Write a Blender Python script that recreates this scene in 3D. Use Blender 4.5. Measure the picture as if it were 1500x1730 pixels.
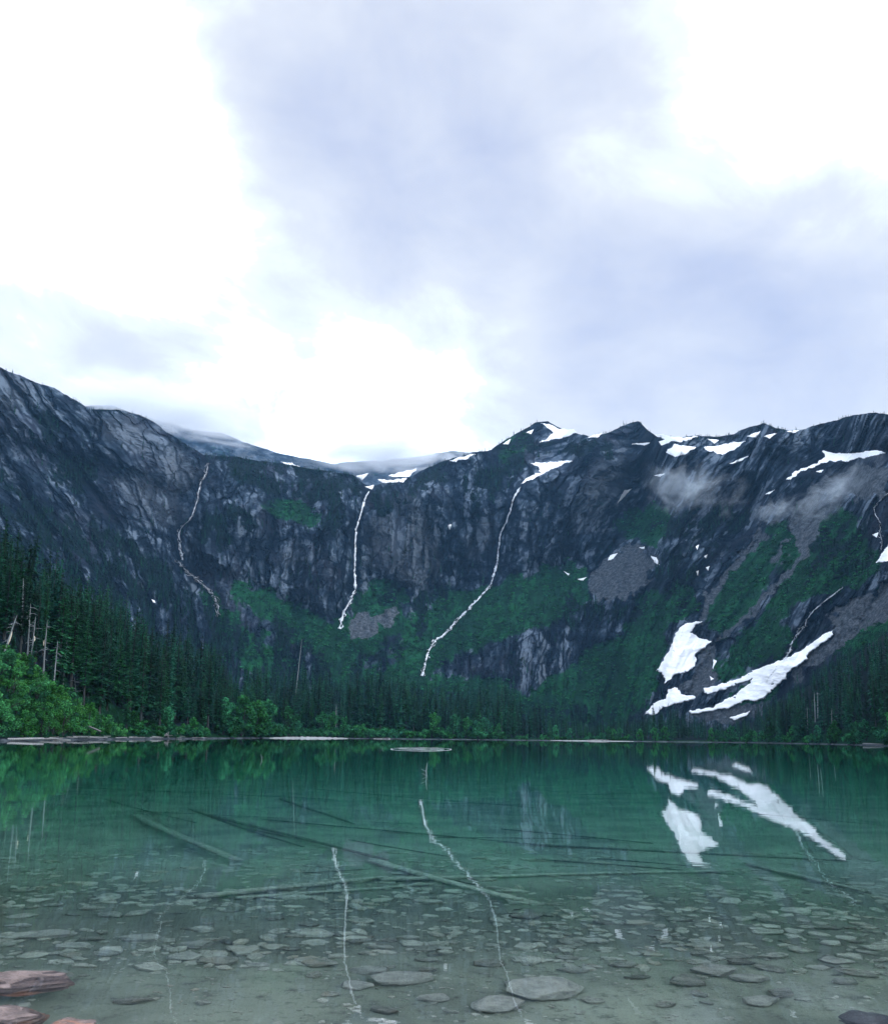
import bpy, math, random
import numpy as np
from mathutils import Vector, Matrix

random.seed(7)
rng = np.random.default_rng(11)
sc = bpy.context.scene
for o in list(bpy.data.objects):
    bpy.data.objects.remove(o)
COL = sc.collection
R = math.radians

# ------------------------------------------------------------------ camera
F = 1500.0                      # focal length in photo pixels (photo 1500 x 1730)
CAM_H = 1.3                     # metres above the water
PITCH, ROLL = R(9.0), 0.011
CX, CY = 750.0, 1245.5 - F * math.tan(PITCH)
cam_data = bpy.data.cameras.new('camera')
cam = bpy.data.objects.new('camera', cam_data)
COL.objects.link(cam)
cam_data.sensor_fit = 'HORIZONTAL'
cam_data.sensor_width = 36.0
cam_data.lens = 36.0 * F / 1500.0
cam_data.shift_y = (CY - 865.0) / 1500.0
cam_data.clip_start = 0.05
cam_data.clip_end = 30000.0
ROT = Matrix.Rotation(math.pi / 2 + PITCH, 3, 'X') @ Matrix.Rotation(ROLL, 3, 'Z')
cam.matrix_world = Matrix.Translation((0, 0, CAM_H)) @ ROT.to_4x4()
sc.camera = cam
ROTN = np.array(ROT)

# ------------------------------------------------------------------ render settings
sc.render.engine = 'CYCLES'
cy = sc.cycles
cy.use_denoising = True
cy.denoiser = 'OPENIMAGEDENOISE'
cy.use_adaptive_sampling = True
cy.adaptive_threshold = 0.03
cy.max_bounces = 6
cy.diffuse_bounces = 2
cy.glossy_bounces = 4
cy.transmission_bounces = 6
cy.transparent_max_bounces = 8
cy.volume_bounces = 2
cy.caustics_refractive = True
cy.caustics_reflective = False
cy.blur_glossy = 0.5
cy.sample_clamp_indirect = 6.0
sc.view_settings.view_transform = 'Standard'
sc.view_settings.look = 'None'
sc.view_settings.gamma = 1.0
sc.view_settings.exposure = 0.6

# ------------------------------------------------------------------ pixel <-> direction helpers
def px_dir(px, py):
    """photo pixel -> world direction (arrays allowed)"""
    px, py = np.asarray(px, float), np.asarray(py, float)
    d = np.stack([(px - CX) / F, -(py - CY) / F, -np.ones_like(px)], -1)
    d = d @ ROTN.T
    return d / np.linalg.norm(d, axis=-1, keepdims=True)

def px_azel(px, py):
    d = px_dir(px, py)
    return np.arctan2(d[..., 0], d[..., 1]), np.arctan2(d[..., 2], np.hypot(d[..., 0], d[..., 1]))

def azel_px(az, el):
    d = np.stack([np.sin(az) * np.cos(el), np.cos(az) * np.cos(el), np.sin(el)], -1)
    c = d @ ROTN
    w = np.maximum(-c[..., 2], 1e-3)
    return CX + F * c[..., 0] / w, CY - F * c[..., 1] / w

def polar(az, r, z):
    return np.stack([r * np.sin(az), r * np.cos(az), np.asarray(z) + 0 * r], -1)

# ------------------------------------------------------------------ sky and sun
SUN_AZ, SUN_EL = R(116), R(42)         # light comes from the right, softened by cloud
world = bpy.data.worlds.new('World')
sc.world = world
world.use_nodes = True
nt = world.node_tree
nt.nodes.clear()
N = nt.nodes.new
def link(a, b): nt.links.new(a, b)

def W_math(op, a, b=None, clamp=False):
    n = N('ShaderNodeMath'); n.operation = op; n.use_clamp = clamp
    for i, v in enumerate((a, b)):
        if v is None: continue
        if isinstance(v, (int, float)): n.inputs[i].default_value = v
        else: link(v, n.inputs[i])
    return n.outputs[0]

tc = N('ShaderNodeTexCoord')
dirv = tc.outputs['Generated']
nz1 = N('ShaderNodeTexNoise'); nz1.inputs['Scale'].default_value = 2.6; nz1.inputs['Detail'].default_value = 8; nz1.inputs['Roughness'].default_value = 0.56; nz1.inputs['Distortion'].default_value = 0.25
mp = N('ShaderNodeMapping'); mp.inputs['Scale'].default_value = (1.0, 1.0, 1.7); mp.inputs['Location'].default_value = (3.1, 1.7, 0.4)
link(dirv, mp.inputs['Vector']); link(mp.outputs['Vector'], nz1.inputs['Vector'])
# warp the direction a little so that the cloud masses get ragged borders
nzw = N('ShaderNodeTexNoise'); nzw.inputs['Scale'].default_value = 4.5; nzw.inputs['Detail'].default_value = 4
link(dirv, nzw.inputs['Vector'])
sub = N('ShaderNodeVectorMath'); sub.operation = 'SUBTRACT'; link(nzw.outputs['Color'], sub.inputs[0]); sub.inputs[1].default_value = (0.5, 0.5, 0.5)
scl = N('ShaderNodeVectorMath'); scl.operation = 'SCALE'; link(sub.outputs[0], scl.inputs[0]); scl.inputs['Scale'].default_value = 0.16
addv = N('ShaderNodeVectorMath'); addv.operation = 'ADD'; link(dirv, addv.inputs[0]); link(scl.outputs[0], addv.inputs[1])
nrm = N('ShaderNodeVectorMath'); nrm.operation = 'NORMALIZE'; link(addv.outputs[0], nrm.inputs[0])
def blob(px, py, rad, amp):
    d = px_dir(px, py)
    vm = N('ShaderNodeVectorMath'); vm.operation = 'DOT_PRODUCT'
    link(nrm.outputs[0], vm.inputs[0]); vm.inputs[1].default_value = tuple(float(v) for v in d)
    mr = N('ShaderNodeMapRange'); mr.interpolation_type = 'SMOOTHSTEP'
    a = rad / F
    mr.inputs['From Min'].default_value = math.cos(a); mr.inputs['From Max'].default_value = math.cos(a * 0.15)
    mr.inputs['To Min'].default_value = 0; mr.inputs['To Max'].default_value = amp
    link(vm.outputs['Value'], mr.inputs['Value'])
    return mr.outputs[0]
# thick grey cloud masses (positive) and thin bright cloud (negative) as they hang over the lake
blobs = [(420, 20, 260, .38), (640, 110, 330, .55), (860, 60, 300, .42), (760, 230, 230, .45), (900, 300, 200, .35),
         (1080, 400, 300, .5), (1240, 480, 320, .5), (1420, 520, 300, .42), (1180, 600, 280, .25), (1480, 420, 240, .2),
         (100, 530, 300, .55), (330, 545, 270, .5), (520, 340, 220, .35), (700, 400, 180, .12), (1000, 650, 200, .15), (1380, 660, 220, .25),
         (60, 200, 420, -.45), (230, 330, 240, -.3), (1360, 90, 340, -.45), (1480, 240, 240, -.35), (560, 680, 260, -.3),
         (250, 640, 240, -.25), (820, 520, 200, -.12), (760, 310, 110, -.1), (480, 430, 260, .22), (200, 440, 220, .10), (620, 560, 260, .16), (650, 400, 260, .24), (820, 480, 260, .26), (900, 580, 240, .22), (250, 500, 300, .20), (950, 700, 220, .12), (330, 120, 220, .16), (1300, 330, 220, .14)]
nz3 = N('ShaderNodeTexNoise'); nz3.inputs['Scale'].default_value = 6.5; nz3.inputs['Detail'].default_value = 7; nz3.inputs['Roughness'].default_value = 0.6; nz3.inputs['Distortion'].default_value = 0.5
link(mp.outputs['Vector'], nz3.inputs['Vector'])
acc = None
for b in blobs:
    v = blob(*b)
    acc = v if acc is None else W_math('ADD', acc, v)
fine_cloud = W_math('MULTIPLY', W_math('SUBTRACT', nz3.outputs['Fac'], 0.5), 0.75)
grey = W_math('ADD', W_math('ADD', W_math('MULTIPLY', W_math('SUBTRACT', nz1.outputs['Fac'], 0.40), 1.4), fine_cloud), W_math('MULTIPLY', acc, 0.36))
ramp = N('ShaderNodeValToRGB')
link(grey, ramp.inputs['Fac'])
el = ramp.color_ramp.elements
CLOUD = 1.0
EXPO = 2 ** 0.6
el[0].position = 0.0; el[0].color = (2.9 / EXPO, 3.35 / EXPO, 4.1 / EXPO, 1)
el[1].position = 1.0; el[1].color = (0.53 / EXPO, 0.59 / EXPO, 0.80 / EXPO, 1)
for pos, c in ((0.20, (1.10, 1.18, 1.40)), (0.36, (0.90, 0.93, 1.00)), (0.56, (0.77, 0.81, 0.93)), (0.80, (0.64, 0.69, 0.87))):
    e = el.new(pos); e.color = (c[0] / EXPO, c[1] / EXPO, c[2] / EXPO, 1)
sky = N('ShaderNodeTexSky'); sky.sky_type = 'NISHITA'; sky.sun_disc = False
sky.sun_elevation = SUN_EL; sky.sun_rotation = SUN_AZ
sky.altitude = 1200
bg_sky = N('ShaderNodeBackground'); bg_sky.inputs['Strength'].default_value = 0.12; link(sky.outputs['Color'], bg_sky.inputs['Color'])
bg_cl = N('ShaderNodeBackground'); bg_cl.inputs['Strength'].default_value = CLOUD; link(ramp.outputs['Color'], bg_cl.inputs['Color'])
mix = N('ShaderNodeMixShader'); mix.inputs['Fac'].default_value = 0.93
link(bg_sky.outputs[0], mix.inputs[1]); link(bg_cl.outputs[0], mix.inputs[2])
out = N('ShaderNodeOutputWorld'); link(mix.outputs[0], out.inputs['Surface'])

sd = bpy.data.lights.new('sun', 'SUN'); sd.energy = 1.5; sd.angle = R(11); sd.color = (1.0, 0.985, 0.96)
sun = bpy.data.objects.new('sun', sd); COL.objects.link(sun)
sdir = Vector((math.sin(SUN_AZ) * math.cos(SUN_EL), math.cos(SUN_AZ) * math.cos(SUN_EL), math.sin(SUN_EL)))
sun.rotation_euler = sdir.to_track_quat('Z', 'Y').to_euler()
sun.location = (200, 0, 900)

# ------------------------------------------------------------------ generic helpers
_perm = np.random.default_rng(3).permutation(256)
_perm = np.concatenate([_perm, _perm, _perm])
_g = np.random.default_rng(5).normal(size=(256, 3)); _g /= np.linalg.norm(_g, axis=1, keepdims=True)
def perlin(x, y, z=0.0):
    x = np.asarray(x, float); y = np.asarray(y, float); z = np.asarray(z, float) + 0 * x
    xi, yi, zi = np.floor(x).astype(int), np.floor(y).astype(int), np.floor(z).astype(int)
    xf, yf, zf = x - xi, y - yi, z - zi
    f = lambda t: t * t * t * (t * (t * 6 - 15) + 10)
    u, v, w = f(xf), f(yf), f(zf)
    res = 0
    for a in (0, 1):
        for b in (0, 1):
            for c in (0, 1):
                h = _perm[_perm[_perm[(xi + a) & 255] + ((yi + b) & 255)] + ((zi + c) & 255)] & 255
                g = _g[h]
                d = g[..., 0] * (xf - a) + g[..., 1] * (yf - b) + g[..., 2] * (zf - c)
                res = res + d * (u if a else 1 - u) * (v if b else 1 - v) * (w if c else 1 - w)
    return res * 1.6
def fbm(x, y, z=0.0, oct=4, gain=0.5, lac=2.03):
    s, a, k = 0, 1.0, 1.0
    for i in range(oct):
        s = s + a * perlin(np.asarray(x) * k + i * 17.3, np.asarray(y) * k + i * 9.1, np.asarray(z) * k + i * 3.7)
        a *= gain; k *= lac
    return s
def ridged(x, y, z=0.0, oct=4, gain=0.5, lac=2.1):
    s, a, k = 0, 1.0, 1.0
    for i in range(oct):
        s = s + a * (1 - 2 * np.abs(perlin(np.asarray(x) * k + i * 11.7, np.asarray(y) * k + i * 5.3, np.asarray(z) * k + i * 8.9)))
        a *= gain; k *= lac
    return s
def sstep(a, b, x):
    t = np.clip((x - a) / (b - a), 0, 1); return t * t * (3 - 2 * t)

def mesh_data(name, V, Fc, mat=None, smooth=False, color=None, tone=None):
    V = np.asarray(V, np.float32).reshape(-1, 3)
    me = bpy.data.meshes.new(name)
    Fc = np.asarray(Fc, np.int32)
    k = Fc.shape[1]
    me.vertices.add(len(V)); me.vertices.foreach_set('co', V.ravel())
    me.loops.add(Fc.size); me.loops.foreach_set('vertex_index', Fc.ravel())
    me.polygons.add(len(Fc))
    me.polygons.foreach_set('loop_start', np.arange(0, Fc.size, k, dtype=np.int32))
    me.polygons.foreach_set('loop_total', np.full(len(Fc), k, np.int32))
    me.polygons.foreach_set('use_smooth', np.full(len(Fc), bool(smooth)))
    if color is not None:
        at = me.color_attributes.new('cover', 'FLOAT_COLOR', 'POINT')
        at.data.foreach_set('color', np.asarray(color, np.float32).ravel())
    if tone is not None:
        at = me.attributes.new('rock_tone', 'FLOAT', 'POINT')
        at.data.foreach_set('value', np.asarray(tone, np.float32).ravel())
    if mat is not None: me.materials.append(mat)
    me.update(calc_edges=True)
    me.validate()
    return me
def add(name, me, parent=None, loc=None, rot=None, scale=None, **props):
    o = bpy.data.objects.new(name, me); COL.objects.link(o)
    if parent is not None: o.parent = parent
    if loc is not None: o.location = loc
    if rot is not None: o.rotation_euler = rot
    if scale is not None: o.scale = scale if hasattr(scale, '__len__') else (scale,) * 3
    for k, v in props.items(): o[k] = v
    return o
def grid_faces(nr, ncol):
    i = np.arange(nr - 1)[:, None] * ncol + np.arange(ncol - 1)[None, :]
    i = i.ravel()
    return np.stack([i, i + 1, i + ncol + 1, i + ncol], 1)

# ------------------------------------------------------------------ materials
def new_mat(name):
    m = bpy.data.materials.new(name); m.use_nodes = True
    t = m.node_tree; t.nodes.clear()
    return m, t
class NB:
    """small node builder"""
    def __init__(self, tree): self.t = tree
    def n(self, kind, **kw):
        x = self.t.nodes.new(kind)
        for k, v in kw.items(): setattr(x, k, v)
        return x
    def l(self, a, b): self.t.links.new(a, b)
    def val(self, s, v):
        if hasattr(v, 'is_output') or isinstance(v, bpy.types.NodeSocket): self.l(v, s)
        else: s.default_value = v
    def math(self, op, a, b=0.0, clamp=False):
        x = self.n('ShaderNodeMath', operation=op, use_clamp=clamp); self.val(x.inputs[0], a); self.val(x.inputs[1], b); return x.outputs[0]
    def mix(self, f, a, b, mode='MIX'):
        x = self.n('ShaderNodeMix', data_type='RGBA', blend_type=mode)
        self.val(x.inputs[0], f)
        for s, v in ((x.inputs[6], a), (x.inputs[7], b)):
            self.val(s, v if not isinstance(v, tuple) else (*v[:3], 1.0))
        return x.outputs[2]
    def noise(self, vec, scale, detail=4, rough=0.55, dist=0.0):
        x = self.n('ShaderNodeTexNoise'); self.l(vec, x.inputs['Vector'])
        x.inputs['Scale'].default_value = scale; x.inputs['Detail'].default_value = detail; x.inputs['Roughness'].default_value = rough; x.inputs['Distortion'].default_value = dist
        return x.outputs['Fac']
    def map(self, vec, scale=(1, 1, 1), rot=(0, 0, 0), loc=(0, 0, 0)):
        x = self.n('ShaderNodeMapping'); self.l(vec, x.inputs['Vector'])
        x.inputs['Scale'].default_value = scale; x.inputs['Rotation'].default_value = rot; x.inputs['Location'].default_value = loc
        return x.outputs[0]
    def ss(self, v, a, b, lo=0.0, hi=1.0):
        x = self.n('ShaderNodeMapRange', interpolation_type='SMOOTHSTEP'); self.l(v, x.inputs['Value'])
        x.inputs['From Min'].default_value = a; x.inputs['From Max'].default_value = b; x.inputs['To Min'].default_value = lo; x.inputs['To Max'].default_value = hi
        return x.outputs[0]
    def bump(self, h, strength=0.5, dist=1.0, normal=None):
        x = self.n('ShaderNodeBump'); self.l(h, x.inputs['Height']); x.inputs['Strength'].default_value = strength; x.inputs['Distance'].default_value = dist
        if normal is not None: self.l(normal, x.inputs['Normal'])
        return x.outputs[0]
    def principled(self, color, rough=0.8, normal=None, spec=0.3):
        x = self.n('ShaderNodeBsdfPrincipled'); self.val(x.inputs['Base Color'], color if not isinstance(color, tuple) else (*color[:3], 1.0))
        self.val(x.inputs['Roughness'], rough); x.inputs['Specular IOR Level'].default_value = spec
        if normal is not None: self.l(normal, x.inputs['Normal'])
        return x
    def out(self, surf=None, vol=None):
        o = self.n('ShaderNodeOutputMaterial')
        if surf is not None: self.l(surf, o.inputs['Surface'])
        if vol is not None: self.l(vol, o.inputs['Volume'])

def mat_terrain():
    m, t = new_mat('mountain_ground'); b = NB(t)
    g = b.n('ShaderNodeNewGeometry').outputs['Position']
    cov = b.n('ShaderNodeVertexColor', layer_name='cover')
    sp = b.n('ShaderNodeSeparateColor'); b.l(cov.outputs['Color'], sp.inputs['Color'])
    green, forest, scree, tone = sp.outputs[0], sp.outputs[1], sp.outputs[2], cov.outputs['Alpha']
    n1 = b.noise(g, 0.012, 6, 0.6)
    n2 = b.noise(g, 0.07, 6, 0.65)
    ta = b.n('ShaderNodeAttribute', attribute_name='rock_tone').outputs['Fac']
    tn = b.math('ADD', ta, b.math('MULTIPLY', b.math('SUBTRACT', b.noise(b.map(g, (1, 1, 0.5)), 0.16, 6, 0.7), 0.5), 0.6))
    rk = b.mix(b.ss(tn, 0.18, 0.52), (0.004, 0.0085, 0.016), (0.021, 0.035, 0.053))
    rk = b.mix(b.ss(tn, 0.46, 0.84), rk, (0.122, 0.155, 0.195))
    rk = b.mix(b.ss(n1, 0.50, 0.68, 0, 0.5), rk, (0.032, 0.036, 0.052))     # purple argillite
    rk = b.mix(b.ss(n2, 0.56, 0.72, 0, 0.55), rk, (0.003, 0.011, 0.014))     # moss and wet cracks
    rk = b.mix(b.math('MULTIPLY', tone, b.ss(tn, 0.2, 0.7, 0.35, 1.0)), rk, (0.098, 0.114, 0.132))   # pale clean rock
    sc_ = b.mix(b.ss(b.noise(g, 0.22, 7, 0.8), 0.36, 0.66), (0.020, 0.027, 0.034), (0.100, 0.114, 0.130))
    gr = b.mix(b.ss(b.math('ADD', b.math('MULTIPLY', n2, 0.5), b.math('MULTIPLY', ta, 0.5)), 0.30, 0.62), (0.004, 0.028, 0.012), (0.010, 0.070, 0.027))
    gr = b.mix(b.ss(b.noise(g, 0.22, 4, 0.7), 0.5, 0.68, 0, 0.7), gr, (0.002, 0.013, 0.009))
    fo = b.mix(b.ss(n2, 0.4, 0.65), (0.003, 0.008, 0.010), (0.005, 0.014, 0.015))
    edge = b.math('MULTIPLY', b.math('SUBTRACT', n2, 0.5), 1.5)
    def sel(c): return b.ss(b.math('ADD', c, edge), 0.38, 0.62)
    col = b.mix(sel(green), rk, gr)
    col = b.mix(sel(scree), col, sc_)
    col = b.mix(sel(forest), col, fo)
    h = b.math('ADD', b.math('MULTIPLY', n2, 1.0), b.math('MULTIPLY', b.noise(g, 0.35, 5, 0.7), 0.5))
    nm = b.bump(h, 0.8, 5.0)
    b.out(b.principled(col, 0.95, nm, 0.04).outputs[0])
    return m

def mat_simple(name, c1, c2, scale, rough=0.85, bump=0.0, bdist=0.02, stretch=(1, 1, 1), objrand=0.0, spec=0.3, coord='Object', detail=5):
    m, t = new_mat(name); b = NB(t)
    tc = b.n('ShaderNodeTexCoord')
    v = b.map(tc.outputs[coord], stretch)
    oi = b.n('ShaderNodeObjectInfo').outputs['Random']
    if objrand:
        cmb = b.n('ShaderNodeVectorMath', operation='ADD'); b.l(v, cmb.inputs[0])
        cx = b.n('ShaderNodeCombineXYZ'); b.l(b.math('MULTIPLY', oi, 37.0), cx.inputs[0]); b.l(b.math('MULTIPLY', oi, 91.0), cx.inputs[1]); b.l(cx.outputs[0], cmb.inputs[1])
        v = cmb.outputs[0]
    nz = b.noise(v, scale, detail, 0.62)
    col = b.mix(b.ss(nz, 0.3, 0.7), c1, c2)
    if objrand:
        hsv = b.n('ShaderNodeHueSaturation'); b.l(col, hsv.inputs['Color'])
        b.l(b.math('ADD', b.math('MULTIPLY', oi, objrand), 1 - objrand / 2), hsv.inputs['Value'])
        b.l(b.math('ADD', b.math('MULTIPLY', b.math('FRACT', b.math('MULTIPLY', oi, 7.31)), 0.03 * min(1, objrand * 2)), 0.5 - 0.015 * min(1, objrand * 2)), hsv.inputs['Hue'])
        col = hsv.outputs[0]
    nm = b.bump(nz, bump, bdist) if bump else None
    b.out(b.principled(col, rough, nm, spec).outputs[0])
    return m

def mat_leaf(name, c1, c2, scale, objrand=0.5, trans=0.25):
    m, t = new_mat(name); b = NB(t)
    tc = b.n('ShaderNodeTexCoord'); oi = b.n('ShaderNodeObjectInfo').outputs['Random']
    nz = b.noise(tc.outputs['Object'], scale, 3, 0.6)
    col = b.mix(b.ss(nz, 0.35, 0.65), c1, c2)
    isl = b.n('ShaderNodeNewGeometry').outputs['Random Per Island']
    hsv = b.n('ShaderNodeHueSaturation'); b.l(col, hsv.inputs['Color'])
    b.l(b.math('MULTIPLY', b.math('ADD', b.math('MULTIPLY', oi, objrand), 1 - objrand / 2), b.math('ADD', b.math('MULTIPLY', b.math('POWER', isl, 2.0), 1.7), 0.45)), hsv.inputs['Value'])
    b.l(b.math('ADD', b.math('MULTIPLY', b.math('FRACT', b.math('MULTIPLY', oi, 7.31)), 0.05), 0.475), hsv.inputs['Hue'])
    p = b.principled(hsv.outputs[0], 0.7, None, 0.08)
    tr = b.n('ShaderNodeBsdfTranslucent'); b.l(hsv.outputs[0], tr.inputs['Color'])
    mx = b.n('ShaderNodeMixShader'); mx.inputs[0].default_value = trans
    b.l(p.outputs[0], mx.inputs[1]); b.l(tr.outputs[0], mx.inputs[2])
    b.out(mx.outputs[0])
    return m

M_TERRAIN = mat_terrain()
M_SNOW = mat_simple('snow', (0.86, 0.865, 0.87), (0.96, 0.96, 0.96), 0.05, 0.8, 0.3, 0.8, coord='Object', detail=7)
M_NEEDLE = mat_leaf('conifer_needles', (0.009, 0.044, 0.023), (0.020, 0.105, 0.048), 0.35, 1.3, 0.12)
M_NEEDLE_FAR = mat_leaf('far_conifer_needles', (0.006, 0.034, 0.022), (0.014, 0.082, 0.044), 0.2, 1.3, 0.1)
M_BARK = mat_simple('bark', (0.016, 0.020, 0.021), (0.042, 0.048, 0.048), 3.0, 0.9, 0.6, 0.05, (1, 1, 0.2))
M_SNAG = mat_simple('dead_wood', (0.10, 0.115, 0.12), (0.29, 0.32, 0.33), 4.0, 0.85, 0.5, 0.03, (3, 3, 0.15), objrand=0.5)
M_FRESH = mat_simple('fresh_split_wood', (0.55, 0.47, 0.34), (0.75, 0.68, 0.55), 6.0, 0.8, 0.3, 0.02, (3, 3, 0.2))
M_SHRUB = mat_leaf('shrub_leaves', (0.032, 0.150, 0.048), (0.080, 0.300, 0.092), 0.5, 0.7, 0.42)
M_SHRUB_FAR = mat_leaf('shore_shrub_leaves', (0.020, 0.110, 0.046), (0.046, 0.215, 0.082), 0.5, 0.8, 0.4)
M_DRIFT = mat_simple('driftwood_grey', (0.13, 0.135, 0.14), (0.34, 0.34, 0.34), 3.0, 0.85, 0.5, 0.03, (4, 4, 0.3), objrand=0.6)
M_GRAVEL = mat_simple('shore_gravel', (0.14, 0.15, 0.15), (0.34, 0.35, 0.35), 1.5, 0.9, 0.5, 0.1)
M_LOG = mat_simple('sunken_log', (0.06, 0.064, 0.052), (0.15, 0.15, 0.12), 3.0, 0.9, 0.6, 0.03, (4, 4, 0.25), objrand=0.5)

M_LOG_PALE = mat_simple('sunken_pale_log', (0.17, 0.175, 0.145), (0.34, 0.335, 0.28), 3.0, 0.9, 0.6, 0.03, (4, 4, 0.25), objrand=0.4)

def mat_stone(name, c1, c2, c3, objrand=0.5):
    m, t = new_mat(name); b = NB(t)
    tc = b.n('ShaderNodeTexCoord'); oi = b.n('ShaderNodeObjectInfo').outputs['Random']
    v = tc.outputs['Object']
    cx = b.n('ShaderNodeCombineXYZ'); b.l(b.math('MULTIPLY', oi, 37.0), cx.inputs[0]); b.l(b.math('MULTIPLY', oi, 91.0), cx.inputs[1])
    av = b.n('ShaderNodeVectorMath', operation='ADD'); b.l(v, av.inputs[0]); b.l(cx.outputs[0], av.inputs[1]); v = av.outputs[0]
    nz = b.noise(b.map(v, (1, 1, 3)), 3.0, 6, 0.65)
    fine = b.noise(v, 22.0, 4, 0.7)
    col = b.mix(b.ss(nz, 0.3, 0.7), c1, c2)
    col = b.mix(b.ss(b.noise(v, 1.6, 3, 0.5), 0.52, 0.7, 0, 0.8), col, c3)
    col = b.mix(b.ss(fine, 0.52, 0.75, 0, 0.45), col, (0.05, 0.05, 0.045))
    hsv = b.n('ShaderNodeHueSaturation'); b.l(col, hsv.inputs['Color'])
    b.l(b.math('ADD', b.math('MULTIPLY', oi, objrand), 1 - objrand / 2), hsv.inputs['Value'])
    nm = b.bump(b.math('ADD', b.math('MULTIPLY', nz, 1.0), b.math('MULTIPLY', fine, 0.25)), 0.7, 0.06)
    b.out(b.principled(hsv.outputs[0], 0.75, nm, 0.35).outputs[0])
    return m
M_STONE = mat_stone('lake_stone', (0.12, 0.122, 0.10), (0.28, 0.27, 0.23), (0.21, 0.18, 0.14), 0.8)
M_STONE_PALE = mat_stone('pale_lake_stone', (0.17, 0.17, 0.15), (0.32, 0.31, 0.27), (0.27, 0.25, 0.21), 0.35)
M_STONE_RED = mat_stone('red_argillite', (0.075, 0.055, 0.05), (0.25, 0.185, 0.165), (0.40, 0.17, 0.095), 0.2)
M_STONE_DARK = mat_stone('dark_wet_stone', (0.03, 0.032, 0.035), (0.06, 0.06, 0.062), (0.05, 0.05, 0.05), 0.2)

def mat_bed():
    m, t = new_mat('lake_bed_silt'); b = NB(t)
    g = b.n('ShaderNodeNewGeometry').outputs['Position']
    n1 = b.noise(g, 1.1, 5, 0.6); n2 = b.noise(g, 9.0, 6, 0.75); n3 = b.noise(g, 45.0, 3, 0.7)
    col = b.mix(b.ss(n1, 0.3, 0.7), (0.145, 0.155, 0.122), (0.255, 0.265, 0.208))
    col = b.mix(b.ss(n2, 0.50, 0.68, 0, 0.8), col, (0.075, 0.075, 0.062))
    col = b.mix(b.ss(n3, 0.55, 0.75, 0, 0.4), col, (0.26, 0.255, 0.225))
    sy = b.n('ShaderNodeSeparateXYZ'); b.l(g, sy.inputs[0])
    dark = b.ss(b.math('ADD', sy.outputs[1], b.math('MULTIPLY', b.math('SUBTRACT', b.noise(g, 0.6, 3, 0.6), 0.5), 3.0)), 5.4, 6.6, 0, 0.6)   # dark silt between the stones farther out
    dark = b.math('MULTIPLY', dark, b.ss(sy.outputs[1], 11.0, 8.0))
    col = b.mix(b.ss(sy.outputs[1], 8.0, 11.0, 0, 0.85), col, b.mix(b.ss(n1, 0.3, 0.7), (0.17, 0.178, 0.15), (0.28, 0.285, 0.24)))   # pale silt flat beyond the stones
    col = b.mix(dark, col, (0.065, 0.068, 0.055))
    h = b.math('ADD', n2, b.math('MULTIPLY', n3, 0.4))
    b.out(b.principled(col, 0.9, b.bump(h, 0.7, 0.03), 0.2).outputs[0])
    return m
M_BED = mat_bed()

def mat_water():
    m, t = new_mat('lake_water'); b = NB(t)
    g = b.n('ShaderNodeNewGeometry').outputs['Position']
    w1 = b.noise(b.map(g, (0.35, 1.0, 1.0)), 2.2, 2, 0.5, 0.3)
    w2 = b.noise(b.map(g, (0.2, 1.0, 1.0)), 0.35, 2, 0.5)
    w3 = b.noise(b.map(g, (0.3, 1.0, 1.0)), 11.0, 2, 0.5, 0.2)
    h = b.math('ADD', b.math('ADD', b.math('MULTIPLY', w1, 0.6), b.math('MULTIPLY', w2, 2.0)), b.math('MULTIPLY', w3, 0.13))
    nm = b.bump(h, 1.0, 0.0011)
    gl = b.n('ShaderNodeBsdfGlass'); gl.inputs['IOR'].default_value = 1.333; gl.inputs['Roughness'].default_value = 0.0
    b.l(nm, gl.inputs['Normal'])
    vo = b.n('ShaderNodeVolumeAbsorption')          # clear water that swallows red first
    vo.inputs['Color'].default_value = (0.32, 0.87, 0.80, 1)
    vo.inputs['Density'].default_value = 0.36
    b.out(gl.outputs[0], vo.outputs[0])
    return m
M_WATER = mat_water()

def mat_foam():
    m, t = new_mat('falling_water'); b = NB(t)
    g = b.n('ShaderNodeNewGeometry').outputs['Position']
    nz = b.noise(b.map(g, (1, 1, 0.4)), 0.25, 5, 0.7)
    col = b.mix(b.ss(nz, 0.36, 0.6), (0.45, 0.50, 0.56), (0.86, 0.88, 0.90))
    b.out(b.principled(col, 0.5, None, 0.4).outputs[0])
    return m
M_FOAM = mat_foam()

# ------------------------------------------------------------------ painted covers (photo pixel space -> azimuth / elevation on the wall)
X0, Y0, NX, NY = -200, 540, 1900, 740
_yy, _xx = np.mgrid[0:NY, 0:NX]
def in_poly(poly, x, y):
    p = np.asarray(poly, float); n = len(p); ins = np.zeros(x.shape, bool); j = n - 1
    for i in range(n):
        xi, yi = p[i]; xj, yj = p[j]
        if yi != yj:
            c = ((yi > y) != (yj > y)) & (x < (xj - xi) * (y - yi) / (yj - yi) + xi)
            ins ^= c
        j = i
    return ins
def paint(arr, poly, v):
    p = np.asarray(poly, float)
    a, b2 = max(int(p[:, 0].min()) - X0 - 2, 0), min(int(p[:, 0].max()) - X0 + 3, NX)
    c, d = max(int(p[:, 1].min()) - Y0 - 2, 0), min(int(p[:, 1].max()) - Y0 + 3, NY)
    if a >= b2 or c >= d: return
    m = in_poly(poly, _xx[c:d, a:b2] + X0 + 0.5, _yy[c:d, a:b2] + Y0 + 0.5)
    arr[c:d, a:b2][m] = v
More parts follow.
